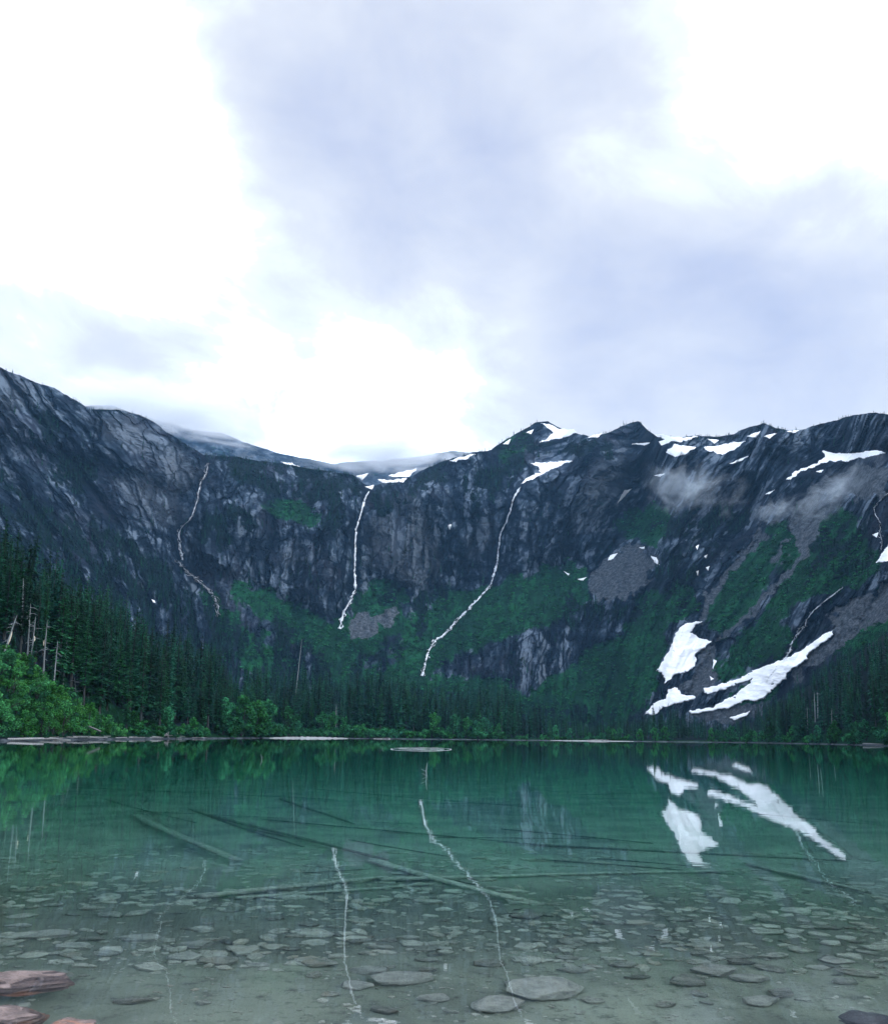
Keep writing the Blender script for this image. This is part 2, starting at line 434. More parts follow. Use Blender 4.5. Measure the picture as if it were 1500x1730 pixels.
def blur(a, r, it=2):
    if r < 1: return a
    for _ in range(it):
        for ax in (0, 1):
            pad = [(0, 0), (0, 0)]; pad[ax] = (r + 1, r)
            c = np.cumsum(np.pad(a, pad, mode='edge'), axis=ax)
            n = a.shape[ax]
            a = (np.take(c, np.arange(2 * r + 1, n + 2 * r + 1), axis=ax) - np.take(c, np.arange(0, n), axis=ax)) / (2 * r + 1)
    return a
def samp(a, px, py):
    x = np.clip(px - X0 - 0.5, 0, NX - 1.001); y = np.clip(py - Y0 - 0.5, 0, NY - 1.001)
    xi, yi = x.astype(int), y.astype(int); fx, fy = x - xi, y - yi
    return (a[yi, xi] * (1 - fx) + a[yi, xi + 1] * fx) * (1 - fy) + (a[yi + 1, xi] * (1 - fx) + a[yi + 1, xi + 1] * fx) * fy

GREEN = [[(1070, 1010), (1160, 985), (1190, 1020), (1140, 1050), (1060, 1080)], [(560, 1120), (700, 1140), (860, 1150), (880, 1200), (700, 1200), (560, 1180)], [(380, 985), (430, 985), (490, 1015), (540, 1040), (575, 1055), (600, 1015), (625, 985), (660, 975), (680, 1000), (690, 1060), (640, 1090), (620, 1120), (560, 1130), (500, 1090), (440, 1040), (390, 1010)],
 [(700, 1035), (760, 1000), (840, 990), (900, 965), (960, 950), (1000, 965), (990, 1020), (960, 1040), (900, 1060), (850, 1080), (800, 1100), (760, 1110), (700, 1150), (650, 1150), (660, 1100), (690, 1060)],
 [(870, 1185), (950, 1130), (1030, 1080), (1090, 1050), (1130, 1040), (1130, 1100), (1110, 1150), (1100, 1200), (1050, 1225), (950, 1225), (880, 1215)],
 [(1200, 1010), (1230, 965), (1280, 915), (1310, 888), (1340, 890), (1330, 930), (1300, 980), (1250, 1050), (1210, 1080), (1200, 1050)],
 [(1330, 985), (1380, 930), (1400, 900), (1420, 960), (1370, 1000), (1320, 1040), (1290, 1090), (1320, 1110), (1260, 1140), (1215, 1150), (1190, 1180), (1180, 1160), (1230, 1100), (1270, 1050)],
 [(1215, 1120), (1260, 1080), (1330, 1060), (1350, 1090), (1300, 1110), (1240, 1140)],
 [(440, 850), (500, 845), (545, 870), (530, 888), (470, 882)], [(330, 985), (370, 1010), (420, 1060), (480, 1100), (520, 1140), (420, 1140), (370, 1060), (345, 1020)],
 [(1030, 880), (1100, 850), (1140, 870), (1120, 920), (1060, 915)], [(1220, 1175), (1290, 1150), (1330, 1140), (1300, 1180), (1250, 1185)],
 [(880, 700), (900, 735), (880, 770), (830, 790), (840, 760)], [(1340, 900), (1400, 870), (1440, 862), (1460, 900), (1490, 960), (1460, 985), (1400, 1000), (1350, 995), (1310, 1005)],
 [(1400, 1075), (1470, 1030), (1600, 985), (1600, 1080), (1420, 1110)]]
FOREST = [[(-200, 760), (0, 800), (60, 850), (150, 870), (220, 915), (285, 955), (310, 1000), (360, 1010), (420, 1060), (470, 1110), (520, 1150), (420, 1200), (300, 1200), (-200, 1200)],
 [(50, 690), (90, 690), (100, 720), (90, 760), (60, 760), (40, 740)], [(70, 765), (150, 765), (175, 800), (130, 835), (85, 815)],
 [(345, 765), (450, 778), (560, 795), (614, 815), (606, 850), (560, 862), (520, 848), (470, 838), (420, 828), (372, 802)],
 [(350, 870), (400, 850), (440, 870), (425, 900), (385, 925), (350, 935), (328, 905)], [(530, 870), (600, 850), (595, 885), (560, 905), (535, 895)],
 [(618, 830), (690, 808), (760, 778), (780, 800), (720, 835), (680, 852), (640, 872), (622, 862)],
 [(690, 1065), (700, 1000), (740, 985), (760, 995), (755, 1030), (715, 1070), (665, 1115), (620, 1140), (560, 1140), (600, 1110), (650, 1100)],
 [(440, 1020), (500, 1060), (560, 1105), (600, 1140), (500, 1160), (460, 1085)], [(640, 990), (690, 985), (680, 1020), (640, 1020)],
 [(1110, 940), (1150, 930), (1180, 950), (1180, 1000), (1150, 1010), (1100, 1005)], [(1140, 990), (1190, 1010), (1160, 1040), (1120, 1030)],
 [(860, 720), (905, 712), (900, 760), (860, 790), (830, 780)], [(880, 745), (960, 750), (1010, 740), (1060, 770), (1000, 775), (960, 765), (900, 780)],
 [(1080, 900), (1130, 860), (1190, 850), (1240, 850), (1280, 870), (1240, 900), (1200, 930), (1150, 920)],
 [(780, 800), (840, 780), (880, 785), (870, 815), (820, 850), (790, 870)], [(1370, 905), (1430, 868), (1470, 905), (1480, 960), (1420, 985), (1360, 985)],
 [(940, 1005), (1000, 1020), (1060, 1020), (1120, 1010), (1100, 1040), (1000, 1060), (930, 1060)], [(700, 1160), (900, 1190), (1100, 1195), (1100, 1240), (500, 1240), (400, 1160), (560, 1140)],
 [(1260, 1215), (1290, 1180), (1340, 1160), (1420, 1110), (1500, 1065), (1700, 1020), (1700, 1270), (1260, 1270)], [(1190, 1150), (1240, 1150), (1200, 1172)]]
SCREE = [[(995, 975), (1030, 940), (1060, 922), (1100, 932), (1112, 950), (1092, 985), (1062, 1010), (1000, 1018)], [(586, 1042), (620, 1028), (642, 1038), (634, 1076), (600, 1082), (586, 1066)],
 [(636, 1036), (676, 1028), (682, 1044), (648, 1062)], [(1180, 1040), (1200, 996), (1240, 946), (1288, 898), (1298, 892), (1280, 920), (1242, 966), (1208, 1008), (1190, 1056)],
 [(1330, 884), (1350, 866), (1392, 862), (1384, 905), (1362, 935), (1322, 985), (1262, 1046), (1200, 1092), (1208, 1078), (1264, 1028), (1318, 972), (1350, 925)], [(1318, 900), (1326, 898), (1318, 950), (1308, 962)],
 [(1600, 960), (1500, 985), (1440, 1010), (1400, 1042), (1412, 1070), (1352, 1112), (1332, 1130), (1338, 1152), (1400, 1112), (1450, 1072), (1500, 1044), (1600, 1010)],
 [(1176, 1105), (1200, 1082), (1214, 1130), (1204, 1172), (1160, 1172), (1136, 1162), (1172, 1142)], [(1200, 1192), (1292, 1184), (1292, 1212), (1220, 1222), (1150, 1215)],
 [(1420, 790), (1500, 785), (1500, 840), (1420, 840), (1360, 828)]]
PALE = [[(195, 812), (250, 795), (295, 832), (312, 880), (290, 895), (240, 872), (208, 842)], [(620, 880), (660, 850), (700, 828), (712, 850), (740, 900), (745, 950), (730, 990), (660, 985), (625, 950)], [(0, 630), (60, 655), (40, 690), (0, 700)], [(150, 700), (230, 702), (320, 770), (335, 810), (300, 830), (240, 760), (180, 740)],
 [(470, 930), (520, 930), (520, 945), (480, 950)], [(790, 900), (830, 865), (830, 920), (800, 950)], [(1000, 780), (1080, 770), (1060, 830), (990, 900), (960, 880)]]
CLIFF = [[(300, 860), (420, 850), (620, 860), (720, 830), (860, 850), (1000, 750), (1080, 745), (1200, 770), (1330, 790), (1300, 830), (1080, 840), (1000, 930), (860, 960), (760, 990), (680, 990), (560, 1040), (480, 1010), (400, 970), (310, 930)]]
TALUS = GREEN + SCREE

CLIFF_UP = [[(-200, 560), (0, 615), (150, 690), (340, 765), (350, 800), (300, 830), (200, 780), (0, 740), (-200, 720)], [(1040, 715), (1110, 735), (1110, 760), (1030, 760)], [(1250, 730), (1340, 725), (1440, 700), (1700, 680), (1700, 740), (1380, 760), (1260, 770)]]
BENCH = [[(345, 765), (610, 805), (605, 835), (360, 805)], [(615, 805), (760, 775), (750, 820), (640, 840)], [(890, 775), (980, 770), (960, 800), (880, 820)], [(1330, 780), (1500, 760), (1600, 760), (1600, 830), (1400, 830)]]
S = np.full((NY, NX), 0.75)
for p in CLIFF_UP: paint(S, p, 0.45)
for p in CLIFF: paint(S, p, 0.26)
for p in TALUS: paint(S, p, 1.3)
for p in BENCH: paint(S, p, 1.5)
paint(S, FOREST[0], 1.0)
S = blur(S, 12)
def cover(polys, r=3):
    a = np.zeros((NY, NX))
    for p in polys: paint(a, p, 1.0)
    return blur(a, r)
A_GREEN, A_FOREST, A_SCREE, A_PALE, A_CLIFF = cover(GREEN, 5), cover(FOREST, 5), cover(SCREE, 3), cover(PALE, 8), cover(CLIFF + CLIFF_UP, 10)

# snow polygons in the photo, each with what tells it apart
SNOW = [
 ('big white snowfield hanging in the gully left of the long snow tongue', [(1188, 1049), (1160, 1052), (1140, 1070), (1134, 1092), (1118, 1118), (1107, 1134), (1118, 1136), (1124, 1155), (1140, 1142), (1156, 1136), (1176, 1126), (1176, 1106), (1192, 1092), (1202, 1083), (1186, 1079), (1166, 1068), (1176, 1058)]),
 ('long white snow tongue running diagonally down to the lake forest on the right slope', [(1408, 1065), (1392, 1070), (1352, 1100), (1316, 1116), (1284, 1128), (1240, 1148), (1187, 1164), (1190, 1173), (1220, 1166), (1248, 1155), (1272, 1148), (1252, 1166), (1228, 1182), (1204, 1194), (1166, 1200), (1168, 1207), (1196, 1204), (1232, 1196), (1256, 1184), (1280, 1184), (1292, 1178), (1328, 1146), (1332, 1136), (1364, 1114), (1362, 1108), (1396, 1082), (1408, 1072)]),
 ('narrow snow strip just above the shore trees below the hanging snowfield', [(1090, 1207), (1100, 1190), (1125, 1180), (1128, 1165), (1145, 1162), (1150, 1172), (1178, 1178), (1165, 1184), (1140, 1190), (1120, 1195), (1105, 1210)]),
 ('small snow sliver at the bottom end of the long snow tongue', [(1230, 1212), (1268, 1202), (1262, 1210), (1240, 1218)]),
 ('white summit snow patch on the rounded knob of the right skyline', [(912, 714), (928, 715), (944, 724), (970, 724), (974, 732), (956, 739), (936, 743), (910, 747), (924, 740), (934, 730), (924, 722)]),
 ('curved snowfield feeding the third waterfall below the rounded summit', [(971, 777), (940, 790), (916, 800), (900, 810), (878, 818), (893, 805), (913, 797), (908, 787), (895, 782), (930, 780)]),
 ('ragged snow patch high on the saddle right of the dark rock tower', [(1106, 732), (1132, 736), (1152, 740), (1184, 734), (1160, 746), (1130, 747)]),
 ('broad snow patch under the ragged saddle snow, nearest the rock tower', [(1124, 764), (1140, 750), (1176, 756), (1156, 768), (1140, 772)]),
 ('snow band with scalloped lower edge right of the broad saddle patch', [(1188, 755), (1212, 752), (1232, 748), (1260, 745), (1240, 760), (1220, 768), (1196, 762)]),
 ('thin slanting snow streak below the scalloped saddle band', [(1228, 785), (1248, 775), (1268, 768), (1252, 779)]),
 ('thin snow rim on the skyline just right of the tree-topped hump', [(1290, 737), (1312, 731), (1300, 741)]),
 ('thin snow rim on the skyline left of the last right summit', [(1328, 728), (1354, 726), (1340, 732)]),
 ('long winding snow ramp under the last summit on the right skyline', [(1388, 760), (1408, 764), (1436, 766), (1480, 760), (1499, 764), (1476, 770), (1432, 779), (1396, 780), (1372, 790), (1348, 800), (1334, 812), (1327, 811), (1344, 796), (1380, 782), (1394, 770)]),
 ('small wedge of snow in a cleft above the two mist wisps', [(1054, 828), (1068, 825), (1052, 842), (1041, 853)]),
 ('small snow spot on the left rim of the grey scree fan', [(1030, 938), (1044, 934), (1036, 944), (1026, 947)]),
 ('small snow sliver on the right rim of the grey scree fan', [(1099, 939), (1109, 942), (1115, 956), (1106, 951)]),
 ('tiny snow spot at the top of the grey scree fan', [(1077, 925), (1090, 923), (1088, 928)]),
 ('tiny elongated snow spot left of the grey scree fan', [(974, 979), (993, 975), (985, 981)]),
 ('tiny snow spot farthest left of the grey scree fan', [(951, 965), (963, 969), (960, 973)]),
 ('tiny lone snow spot on the headwall between the second and third waterfalls', [(756, 887), (764, 886), (759, 896)]),
 ('snow patch left of the notch at the head of the second waterfall', [(600, 804), (624, 799), (612, 812)]),
 ('snow strip across the notch right above the second waterfall', [(634, 809), (663, 811), (688, 806), (682, 814), (650, 816)]),
 ('small snow scrap at the very lip of the second waterfall', [(616, 822), (632, 819), (628, 827)]),
 ('snow streak along the skyline slope right of the notch', [(757, 779), (780, 771), (806, 766), (790, 774), (770, 781)]),
 ('snow cone at the right picture edge below a thin waterfall', [(1480, 952), (1490, 934), (1502, 918), (1530, 925), (1530, 945), (1500, 948)]),
 ('small snow scrap above the snow cone at the right picture edge', [(1473, 903), (1484, 899), (1481, 909)]),
 ('small snow blade between the two large snowfields, upper one', [(1205, 1113), (1211, 1117), (1203, 1133)]),
 ('small snow blade between the two large snowfields, lower one', [(1198, 1141), (1207, 1148), (1200, 1150)]),
 ('tiny snow spot at the top of the narrow gully above the snowfields', [(1175, 923), (1181, 919), (1178, 930)]),
 ('tiny second snow spot down the narrow gully above the snowfields', [(1189, 939), (1196, 936), (1192, 944)]),
 ('tiny third snow spot down the narrow gully above the snowfields', [(1191, 959), (1199, 956), (1196, 965)]),
 ('tiny lowest snow spot in the narrow gully above the snowfields', [(1176, 966), (1181, 963), (1179, 973)]),
 ('thin flat snow streak inside the left mist wisp', [(1103, 803), (1124, 799), (1115, 806)]),
 ('thin snow ledge across the face of the dark rock tower', [(1064, 750), (1100, 747), (1090, 753)]),
 ('small skyline snow strip left of the dark rock tower', [(990, 738), (1018, 731), (1010, 740)]),
 ('thin slanting snow streak between the two mist wisps', [(1290, 836), (1310, 826), (1300, 835)]),
 ('tiny snow scrap between the rock tower and the ragged saddle snow', [(1112, 746), (1126, 741), (1132, 748), (1118, 752)]),
 ('tiny snow scrap above the scalloped saddle band', [(1194, 741), (1216, 743), (1206, 750)]),
 ('small snow streak left of the tree-topped hump', [(1260, 737), (1286, 727), (1276, 740)]),
 ('tiny snow scrap on the left shoulder of the rounded summit', [(888, 730), (902, 724), (898, 734)]),
 ('tiny snow scrap lowest on the skyline left of the rounded summit', [(848, 750), (864, 741), (858, 751)]),
 ('small snow scrap below the winding ramp at right', [(1376, 797), (1392, 793), (1388, 799)]),
 ('small snow spot beside the forest top on the left valley side', [(256, 1012), (262, 1015), (263, 1020), (258, 1018)]),
]
A_GREEN2 = cover(GREEN, 11)
A_SNOW = np.zeros((NY, NX))
for _, p in SNOW: paint(A_SNOW, p, 1.0)
A_SNOW = np.clip(blur(A_SNOW, 3) * 1.6, 0, 1)

FALLS = [
 ('thin braided waterfall at far left dropping from the wooded rim of the headwall', 2.0,
  [(352, 782), (348, 800), (339, 815), (334, 840), (327, 865), (320, 879), (307, 890), (302, 903), (305, 928), (309, 947)], [(299, 946), (312, 962), (324, 972), (337, 983), (352, 996), (364, 1010), (369, 1025), (367, 1042)]),
 ('tallest white waterfall, plunging straight down the middle of the headwall', 8.5,
  [(624, 830), (617, 842), (610, 866), (602, 892), (600, 915), (600, 945), (599, 970), (600, 996)], [(600, 996), (594, 1010), (586, 1025), (578, 1040), (574, 1062)]),
 ('long white waterfall slanting down left from the curved snowfield', 6.4,
  [(880, 822), (868, 840), (862, 862), (855, 882), (846, 900), (842, 928), (840, 950), (833, 975), (829, 988)], [(829, 988), (812, 1008), (790, 1030), (770, 1050), (748, 1074), (735, 1082), (722, 1104), (718, 1124), (713, 1142)]),
 ('slender waterfall running diagonally onto the long snow tongue at right', 4.0,
  [(1424, 992), (1410, 1003), (1390, 1018), (1374, 1032), (1362, 1048), (1360, 1058)], [(1360, 1058), (1352, 1066), (1343, 1076), (1336, 1090), (1333, 1103), (1324, 1114)]),
 ('faint thin waterfall at the right picture edge above the snow cone', 2.0,
  [(1503, 830), (1484, 848), (1476, 858), (1479, 870), (1488, 885)], [(1488, 885), (1486, 900), (1490, 915), (1488, 930)]),
]
A_FLOW = np.zeros((NY, NX))
for _, w, a, b2 in FALLS:
    q = a + b2
    for (x1, y1), (x2, y2) in zip(q[:-1], q[1:]):
        dx, dy = x2 - x1, y2 - y1; L = math.hypot(dx, dy) + 1e-6; nx_, ny_ = -dy / L * 4, dx / L * 4
        paint(A_FLOW, [(x1 + nx_, y1 + ny_), (x2 + nx_, y2 + ny_), (x2 - nx_, y2 - ny_), (x1 - nx_, y1 - ny_)], 1.0)
A_WET = np.clip(blur(A_FLOW, 6) * 1.6, 0, 1)
A_FLOW = np.clip(blur(A_FLOW, 3) * 1.5, 0, 1)

SKYLINE = [(-900, 380), (-300, 480), (-100, 570), (0, 620), (45, 640), (90, 655), (130, 677), (150, 690), (200, 692), (235, 700), (262, 715), (300, 742), (345, 768), (400, 772), (450, 780), (500, 787), (560, 797), (598, 803), (615, 818), (628, 822), (650, 814), (690, 808), (712, 795), (740, 782), (757, 775), (790, 768), (830, 760), (850, 745), (880, 728), (905, 714), (925, 712), (945, 722), (975, 732), (1000, 738), (1020, 733), (1045, 722), (1068, 712), (1080, 712), (1095, 728), (1110, 738), (1150, 740), (1180, 735), (1215, 738), (1240, 732), (1265, 722), (1290, 715), (1310, 722), (1330, 727), (1360, 725), (1400, 712), (1440, 702), (1480, 697), (1500, 700), (1600, 690), (1800, 640), (2400, 500)]
CTRL_X = np.array([-900, -300, 0, 200, 340, 500, 750, 1000, 1250, 1400, 1500, 1800, 2400], float)
SHORE = np.array([70, 105, 144, 210, 280, 430, 490, 500, 540, 420, 325, 200, 120], float)
RBASE = np.array([800, 900, 950, 1000, 1050, 1100, 1150, 1050, 900, 850, 800, 700, 600], float)
ZBASE = np.array([80, 60, 55, 45, 40, 35, 30, 14, 11, 60, 85, 120, 130], float)
Z1 = np.array([30, 28, 25, 11, 4, 2, 2, 2, 2, 8, 15, 25, 25], float)
Z2 = np.array([45, 42, 38, 20, 10, 8, 8, 6, 6, 44, 62, 90, 90], float)
CTRL_AZ = px_azel(CTRL_X, np.full_like(CTRL_X, 1245.0))[0]
_saz, _sel = px_azel(*np.array(SKYLINE, float).T)
_o = np.argsort(_saz); _saz, _sel = _saz[_o], _sel[_o]
def ctrl(az, v): return np.interp(az, CTRL_AZ, v)
def shore_r(az):
    s = ctrl(az, SHORE)
    return s * (1 + 0.018 * perlin(az * 40, 3.3) + 0.010 * perlin(az * 130, 7.7))
def front_z(az, r):
    s = shore_r(az); rb = ctrl(az, RBASE); z1 = ctrl(az, Z1); z2 = ctrl(az, Z2); zb = ctrl(az, ZBASE)
    d = r - s; dk = np.clip(d - 3.0, 0, 57)
    z = np.where(d < 0, d * 0.16, np.where(d < 60, 0.12 * np.clip(d, 0, 3) + (z1 - .36) * (dk / 57) ** 0.8, np.where(d < 250, z1 + (z2 - z1) * (d - 60) / 190, z2 + (zb - z2) * (d - 250) / np.maximum(rb - s - 250, 1))))
    x, y = r * np.sin(az), r * np.cos(az)
    return z + sstep(2, 30, d) * (1.2 * perlin(x / 40, y / 40) + 0.4 * perlin(x / 9, y / 9, 2.0))

# ------------------------------------------------------------------ mountain wall
NROW = 380
az_in = np.arange(R(-30), R(30), R(0.06)); az_out = np.arange(R(30), R(62), R(0.5))
AZ = np.concatenate([-az_out[::-1] - R(0.3), az_in, az_out])
NC = len(AZ)
rb, zb = ctrl(AZ, RBASE), front_z(AZ, ctrl(AZ, RBASE))
E0 = np.arctan2(zb - CAM_H, rb)
ES = np.interp(AZ, _saz, _sel)
sk_px, _ = azel_px(AZ, ES)
ES = ES + (1.6 * fbm(sk_px / 22, 0.3, oct=4, gain=0.6)) / F
T = np.linspace(0, 1, NROW)
EL = E0[None, :] + (ES - E0)[None, :] * T[:, None]
AZG = np.broadcast_to(AZ[None, :], EL.shape)
PX, PY = azel_px(AZG, EL)
wx, wy = 11 * fbm(PX / 30, PY / 30, 1.0, 4, 0.6), 11 * fbm(PX / 30, PY / 30, 7.0, 4, 0.6)
Sg = samp(S, PX, PY)
RR = np.zeros_like(EL); RR[0] = rb
for j in range(1, NROW):
    e_ = 0.5 * (EL[j] + EL[j - 1]); de = EL[j] - EL[j - 1]
    s_ = np.minimum(Sg[j], 0.72 / np.maximum(np.tan(e_), 0.05))
    RR[j] = RR[j - 1] + s_ * RR[j - 1] / np.cos(e_) ** 2 * de / (1 - s_ * np.tan(e_))
# relief: buttresses, gullies, ledges pushed in and out along the view radius
cliff = samp(A_CLIFF, PX, PY)
soft = np.clip(samp(A_GREEN, PX + wx, PY + wy) + samp(A_SCREE, PX + wx, PY + wy), 0, 1)
quiet = np.clip(samp(A_SNOW, PX, PY) + samp(A_FLOW, PX, PY), 0, 1)
U = AZG * 1400.0; Vz = RR * np.tan(EL)
lowf = sstep(0, 0.12, T)[:, None]
rock = 1 - 0.8 * soft
# fall line: gullies run down to the right on the left mountain, straight on the headwall, down to the left on the right wall
shear = 0.70 * sstep(450, 60, PX) - 0.75 * sstep(800, 1200, PX)
warp = 5 * fbm(U / 60, Vz / 60, 4.0, 4, 0.6)
FL = U + shear * (Vz - 280) + warp
dipped = Vz + 0.10 * U + 30 * perlin(U / 330, Vz / 400, 71.0) + 0.6 * warp
def worley(x, y, seed):
    xi, yi = np.floor(x).astype(int), np.floor(y).astype(int)
    f1 = np.full(x.shape, 9.0); f2 = np.full(x.shape, 9.0); hid = np.zeros(x.shape, int); ox = np.zeros(x.shape); oy = np.zeros(x.shape)
    for a in (-1, 0, 1):
        for b in (-1, 0, 1):
            h = _perm[_perm[(xi + a + seed * 7) & 255] + ((yi + b + seed * 13) & 255)]
            cx = xi + a + _rnd[h]; cyy = yi + b + _rnd[(h + 91) & 255]
            dx, dy = x - cx, y - cyy; d = np.hypot(dx, dy)
            cl = d < f1
            f2 = np.where(cl, f1, np.minimum(f2, d)); f1 = np.where(cl, d, f1)
            hid = np.where(cl, h, hid); ox = np.where(cl, dx, ox); oy = np.where(cl, dy, oy)
    return f2 - f1, _rnd[(hid + 17) & 255], _rnd[(hid + 53) & 255], _rnd[(hid + 151) & 255], ox, oy
_rnd = np.random.default_rng(77).random(256)
def facets(sx, sy, seed, amp, tilt):
    jx, jy = 0.12 * fbm(U / sx, Vz / sx, seed, 2), 0.12 * fbm(U / sx, Vz / sx, seed + 5.0, 2)
    gap, ra, rb_, rc_, ox, oy = worley(FL / sx + jx, Vz / sy + jy, seed)
    return amp * (ra - 0.5) + tilt * ((rb_ - 0.5) * ox + (rc_ - 0.3) * oy), gap, ra
f_big, g_big, _r1 = facets(46, 125, 3, 18, 28)
f_med, g_med, r_med = facets(15, 42, 5, 7.5, 13)
f_sml, g_sml, r_sml = facets(6, 14, 9, 2.8, 5)
big = 34 * ridged(FL / 190, Vz / 620, 2.0, 2) * (0.5 + 0.5 * cliff)
med = (f_big + f_med + 13 * ridged(FL / 42, Vz / 230, 5.0, 3, 0.5)) * rock * (0.5 + 0.6 * cliff)
step = dipped / 23.0
frac = step - np.floor(step)
brk = sstep(-0.3, 0.25, perlin(U / 60, dipped / 30, 21.0))
strata = 3.5 * (sstep(0.0, 0.7, frac) - 0.5) * rock * (0.3 + 0.8 * cliff) * brk
fine = (f_sml + 1.6 * fbm(FL / 6, Vz / 8, 9.0, 3, 0.62)) * rock + 1.8 * fbm(U / 7, Vz / 6, 1.5, 3) * soft
gull = -14 * sstep(0.16, 0.0, np.abs(perlin(FL / 120, Vz / 1100, 8.8))) * (1 - cliff * 0.4)
RD = RR + lowf * (-big - med * (1 - 0.6 * quiet) - (strata + fine) * (1 - quiet) - gull * (1 - quiet * 0.5))
rib = fbm(FL / 30, Vz / 210, 33.0, 3, 0.6)
streak = fbm(FL / 14, Vz / 45, 31.0, 4, 0.6)
band = np.sin(2 * math.pi * frac) * brk
TONE = 0.40 + 0.28 * streak + 0.10 * band + 0.24 * fbm(U / 75, Vz / 75, 41.0, 3) + 0.10 * cliff + 0.20 * (r_med - 0.5) + 0.20 * (r_sml - 0.5) + 0.16 * fbm(FL / 4.5, Vz / 6.5, 81.0, 2, 0.6) + 0.22 * rib
TONE = TONE + 0.45 * np.clip(fbm(FL / 22, Vz / 22, 51.0, 4, 0.7) - 0.3, 0, 1)
TONE = TONE - 0.30 * samp(A_WET, PX, PY)      # wet rock beside the falls
TONE = np.clip(TONE - 0.42 * sstep(0.12, 0.0, g_med) - 0.45 * sstep(0.09, 0.0, g_big) - 0.3 * sstep(0.14, 0.0, np.abs(perlin(FL / 26, Vz / 300, 61.0))) * cliff, 0, 1)
RD = np.maximum(RD, RR - 60)
GREEN_GRID = None
def surf_r(az, el_):
    """distance of the wall surface at azimuth / elevation (bilinear)"""
    ci = np.interp(az, AZ, np.arange(NC)); c0 = np.clip(ci.astype(int), 0, NC - 2); fc = ci - c0
    def col(c):
        t = np.clip((el_ - E0[c]) / (ES[c] - E0[c]), 0, 1) * (NROW - 1)
        j = np.clip(t.astype(int), 0, NROW - 2); f = t - j
        return RD[j, c] * (1 - f) + RD[j + 1, c] * f
    return col(c0) * (1 - fc) + col(c0 + 1) * fc
def wall_point(px, py, toward=0.0):
    az, el_ = px_azel(px, py)
    r = surf_r(np.atleast_1d(az), np.atleast_1d(el_)) - toward
    return polar(np.atleast_1d(az), r, CAM_H + r * np.tan(el_))

Vw = polar(AZG, RD, CAM_H + RD * np.tan(EL))
back = []
for dr, dz in ((25, -4), (120, -60), (500, -330), (900, -700)):
    r = RD[-1] + dr; back.append(polar(AZ, r, CAM_H + RD[-1] * np.tan(ES) + dz))
Vw = np.concatenate([Vw, np.array(back)], 0)
cg, cf, cs_, cp = [samp(a, PX + wx, PY + wy) for a in (A_GREEN, A_FOREST, A_SCREE, A_PALE)]
cs_ = np.clip(cs_ - 0.32 * np.clip(fbm(FL / 12, Vz / 90, 91.0, 3) + 0.1, 0, 1) * (cs_ > 0.01), 0, 1)
cg = np.clip(samp(A_GREEN2, PX + wx, PY + wy) * 1.25 + 0.30 * fbm(FL / 30, Vz / 60, 95.0, 5, 0.65) - 0.12, 0, 1) * sstep(0.02, 0.2, samp(A_GREEN2, PX, PY))
natural = 0.5 * fbm(U / 60, Vz / 60, 12.0, 5, 0.6)
cf = cf * np.clip(0.62 + 1.0 * fbm(FL / 24, Vz / 55, 15.0, 4, 0.6), 0, 1)
cf = np.clip(cf + np.where(cliff < 0.6, np.clip(natural, 0, 1), np.clip(natural - 0.15, 0, 1)) * (1 - cg) * (1 - cs_) * (1 - cp), 0, 1) * (1 - quiet)
cp = cp * 0.75 * (0.5 + 0.5 * np.clip(fbm(U / 40, Vz / 80, 3.0, 3) + 0.5, 0, 1))
cf = cf * (1 - 0.9 * np.clip(cs_ * 1.5, 0, 1))
cg_b = cg * (1 - np.clip(cs_ * 1.6, 0, 1)) * np.clip(0.75 + 0.9 * streak, 0, 1)
colr = np.stack([cg, cf, cs_, cp], -1)
colr = np.concatenate([colr, np.repeat(colr[-1:], 4, 0)], 0)
me = mesh_data('mountain_wall', Vw, grid_faces(NROW + 4, NC), M_TERRAIN, False, colr.reshape(-1, 4), np.concatenate([TONE, np.repeat(TONE[-1:], 4, 0)], 0))
add('mountain', me, kind='structure', label='dark rocky cirque wall with green gullies ringing the lake', category='mountain')
FOREST_GRID = cf; GREEN_GRID = cg_b

# valley floor and wooded banks between the lake and the wall
rows = []
tt = np.concatenate([[-0.0], np.linspace(0, 1, 70) ** 2.4])
crow = []
sr = shore_r(AZ)
for k, dz in ((0.86, -14.5), (0.95, -5.0), (0.985, -1.2)):
    rows.append(polar(AZ, sr * k, dz)); crow.append(np.stack([0 * AZ, 0 * AZ, 0 * AZ + 1, 0 * AZ], -1))
for t_ in tt[1:]:
    r = sr + (rb * 1.04 - sr) * t_
    rows.append(polar(AZ, r, front_z(AZ, r)))
    near = sstep(3.0, 2.0, r - sr)
    g = sstep(60, 20, r - sr) * (1 - near)
    crow.append(np.stack([g, (1 - g) * (1 - near), near, 0 * AZ], -1))
me = mesh_data('valley_floor', np.array(rows), grid_faces(len(rows), NC), M_TERRAIN, True, np.array(crow).reshape(-1, 4))
add('valley_floor_ground', me, kind='structure', label='wooded valley floor and banks behind the lake shore', category='ground')

